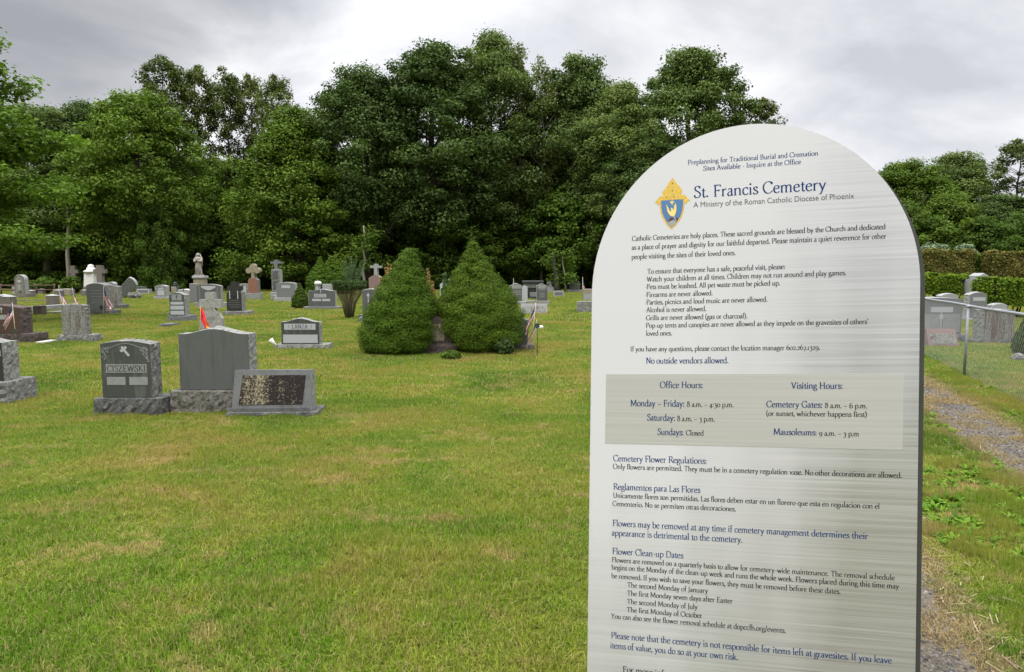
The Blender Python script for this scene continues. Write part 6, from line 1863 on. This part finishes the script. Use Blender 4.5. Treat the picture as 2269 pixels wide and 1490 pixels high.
def ball_shrub(label, px, T, B, half, mat, seed, name='clipped_shrub', leaf=.09, zc=None):
    Y = G(px, B).y; c = at(px, B, Y); s_ = (at(px + 10, B, Y).x - c.x) / 10; H = at(px, T, Y).z; W = half * s_
    root = thing(name, label, 'shrub', (c.x, Y, 0)); g = np.random.default_rng(seed)
    z0 = .25 * H if zc is None else zc
    n = 46; d = g.normal(size=(n, 3)); d /= np.linalg.norm(d, axis=1, keepdims=True)
    q = g.uniform(.6, 1.0, n)[:, None]
    cs = d * q * np.array([W * .85, W * .85, (H - z0) * .42]) + np.array([0, 0, (H + z0) / 2])
    V, F, tt = clump_leaves(cs, np.full(n, W * .30), 130, leaf, g, .8)
    V[:, 2] = np.maximum(V[:, 2], .01)
    link('foliage', np_mesh('foliage', V, F, tt), root, [M[mat]])
    mb = MB()
    for i in range(12): mb.tube([(0, 0, 0), tuple(cs[i] * .5), tuple(cs[i] * np.array([.9, .9, 1]))], [.05, .03, .01], 5)
    mb.build('stems', M['twig'], root)
ball_shrub('grey-green rounded shrub top left above the bronze hedge', 2066, 537, 655, 29, 'shrub_grey', 61, leaf=.12, zc=2.2)
ball_shrub('grey-green rounded shrub top right above the bronze hedge', 2131, 541, 655, 20, 'shrub_grey', 62, leaf=.12, zc=2.3)
ball_shrub('rounded green shrub in front of the wood, left of the grey cross', 106, 614, 652, 23, 'leaf_maple', 63, leaf=.12, zc=.1)
ball_shrub('small low green shrub behind the round-arched stone', 72, 622, 651, 16, 'leaf_maple', 64, leaf=.12, zc=.1)
ball_shrub('green shrub hiding the foot of the left grey cross', 160, 612, 652, 24, 'leaf_under', 65, leaf=.12, zc=.1)
ball_shrub('yellowish low shoots at the foot of the right big spruce', 1118, 750, 789, 22, 'yew', 66, leaf=.04, zc=.02)
ball_shrub('small green herb clump on bare soil between the big spruces', 1000, 780, 797, 22, 'leaf_under', 67, 'herb_clump', .05, .01)

# bare soil and needles under the two big spruces
def soil():
    m_, t, b, _ = new_mat('bare_soil')
    tc = t.nodes.new('ShaderNodeTexCoord'); f = noise(t, tc.outputs['Object'], 24, 7, .7)
    lk(t, ramp(t, f, [(.3, (.045, .030, .018)), (.7, (.13, .085, .05))]), b.inputs['Base Color']); b.inputs['Roughness'].default_value = .95
    bump(t, b, f, .03)
    a = G(985, 800); mb = MB(); r_ = random.Random(5)
    pts = [(a.x + math.cos(k * math.pi / 16) * 1.75 * r_.uniform(.85, 1.1), a.y + .55 + math.sin(k * math.pi / 16) * .95 * r_.uniform(.85, 1.1), .012 if False else .006) for k in range(32)]
    mb.add(pts, [tuple(range(32))])
    tag(mb.build('soil', m_), 'bare brown soil and needles under the two big spruces', 'soil', kind='structure')
soil()
def rock():
    c = G(2254, 800); p = MB(); random.seed(9); p.ball((0, 0, .06), .11, .09, .09, 0, 12, .10)
    o = p.build('field_stone', M['rough']); o.location = (c.x, c.y, 0); tag(o, 'pale rounded field stone in the grass behind the fence', 'stone')
rock()

# broad-leaved weeds between the wheel tracks
def weeds():
    g = np.random.default_rng(91)
    protos = []
    for s_ in range(4):
        V = []; F = []; T = []
        for i in range(20):
            a = g.uniform(0, 6.28); L = g.uniform(.04, .10); w = L * g.uniform(.13, .22); el = g.uniform(.25, 1.15)
            d = np.array([math.cos(a) * math.cos(el), math.sin(a) * math.cos(el), math.sin(el)]); sd_ = np.array([-math.sin(a), math.cos(a), 0])
            b0 = len(V)
            dr = np.array([math.cos(a), math.sin(a), -.35])
            V += [d * L * .05 - sd_ * w * .2, d * L * .05 + sd_ * w * .2, d * L * .5 + sd_ * w, d * L * .5 - sd_ * w, d * L * .8 + dr * L * .12 + sd_ * w * .7, d * L * .8 + dr * L * .12 - sd_ * w * .7, d * L + dr * L * .32 + sd_ * w * .1, d * L + dr * L * .32 - sd_ * w * .1]
            F += [(b0, b0 + 1, b0 + 2, b0 + 3), (b0 + 3, b0 + 2, b0 + 4, b0 + 5), (b0 + 5, b0 + 4, b0 + 6, b0 + 7)]; T += [g.uniform()] * 3
        me = np_mesh('weed_%d' % s_, np.array(V), np.array(F), np.array(T)); me.materials.append(M['weed']); protos.append(me)
    P, Rr, S, I = [], [], [], []
    for k in range(9000):
        y = g.uniform(2.6, 9.5) if k < 7800 else g.uniform(8, 13); x = g.uniform(1.8, 8.5)
        ok = False
        ds = track_d(x, y)
        (d1, h1), (d2, h2) = ds
        if d1 < -h1 * 1.1 and d2 > h2 * 1.9 and (math.sin(x * 3.1 + y) + math.sin(y * 2.3 - x) > -.55): ok = True
        if d1 > h1 * 1.6 and d1 < 1.3 and g.uniform() < .35: ok = True
        if not ok: continue
        P.append((x, y, .008)); Rr.append((0, 0, g.uniform(0, 6.28))); q = g.uniform(.3, .8); S.append((q, q, q * g.uniform(.6, 1.1))); I.append(int(g.integers(0, 4)))
    scatter('weeds', 'bright green broad-leaved weeds between the gravel wheel tracks', protos, np.array(P), np.array(Rr), np.array(S), np.array(I), 'weeds')
weeds()
def fresh_grass():
    # unmown grass between the wheel tracks and along the fence
    g = np.random.default_rng(23)
    for k in range(1500):
        y = g.uniform(2.5, 11); x = g.uniform(1.8, 8.5)
        (d1, h1), (d2, h2) = track_d(x, y)
        if (d1 < -h1 * 1.15 and d2 > h2 + .22) or (h1 * 1.4 < d1 < 1.5):
            TUFT_SPOTS.append((x, y, g.uniform(1.0, 2.0)))
fresh_grass()
# dry straw lying beside the near track
def straw():
    g = np.random.default_rng(17); n = 1500
    s_ = g.uniform(-2.2, 5.5, n); which = g.integers(0, 2, n); off = g.normal(.22, .20, n) * np.where(g.uniform(0, 1, n) < .72, 1, -1)
    V = np.zeros((n * 4, 3))
    for i in range(n):
        (px, py), (dx, dy), hw = TRACKS[which[i]]
        o_ = off[i] + (hw if off[i] > 0 else -hw)
        x, y = px + dx * s_[i] + dy * o_, py + dy * s_[i] - dx * o_
        a = g.uniform(0, 3.14); L = g.uniform(.012, .045); z = g.uniform(.006, .03); tz = g.normal(0, .012)
        ux, uy = math.cos(a) * L, math.sin(a) * L; wx, wy = -math.sin(a) * .0016, math.cos(a) * .0016
        V[4 * i:4 * i + 4] = [(x - ux - wx, y - uy - wy, z), (x - ux + wx, y - uy + wy, z), (x + ux + wx, y + uy + wy, max(.006, z + tz)), (x + ux - wx, y + uy - wy, max(.006, z + tz))]
    me = np_mesh('straw', V, np.arange(n * 4).reshape(n, 4), g.uniform(0, 1, n))
    m_, t, b, _ = new_mat('dry_straw'); a = t.nodes.new('ShaderNodeAttribute'); a.attribute_name = 'tint'
    lk(t, ramp(t, a.outputs['Fac'], [(0, (.20, .145, .09)), (1, (.44, .35, .24))]), b.inputs['Base Color']); b.inputs['Roughness'].default_value = .8
    o = link('straw', me, None, [m_]); tag(o, 'dry straw clippings lying beside the gravel tracks', 'straw', kind='stuff')
straw()
def litter():
    c = G(1006, 903); p = MB(); p.add([(-.02, -.01, .03), (.01, -.01, .032), (.015, .008, .036), (-.012, .01, .034)], [(0, 1, 2, 3)])
    p.add([(.01, -.01, .032), (.024, -.003, .028), (.015, .008, .036)], [(0, 1, 2)])
    o = p.build('paper_scrap', M['pale_worn']); o.location = (c.x, c.y, 0); tag(o, 'tiny crumpled white scrap lying on the open lawn', 'litter')
litter()
make_grass()
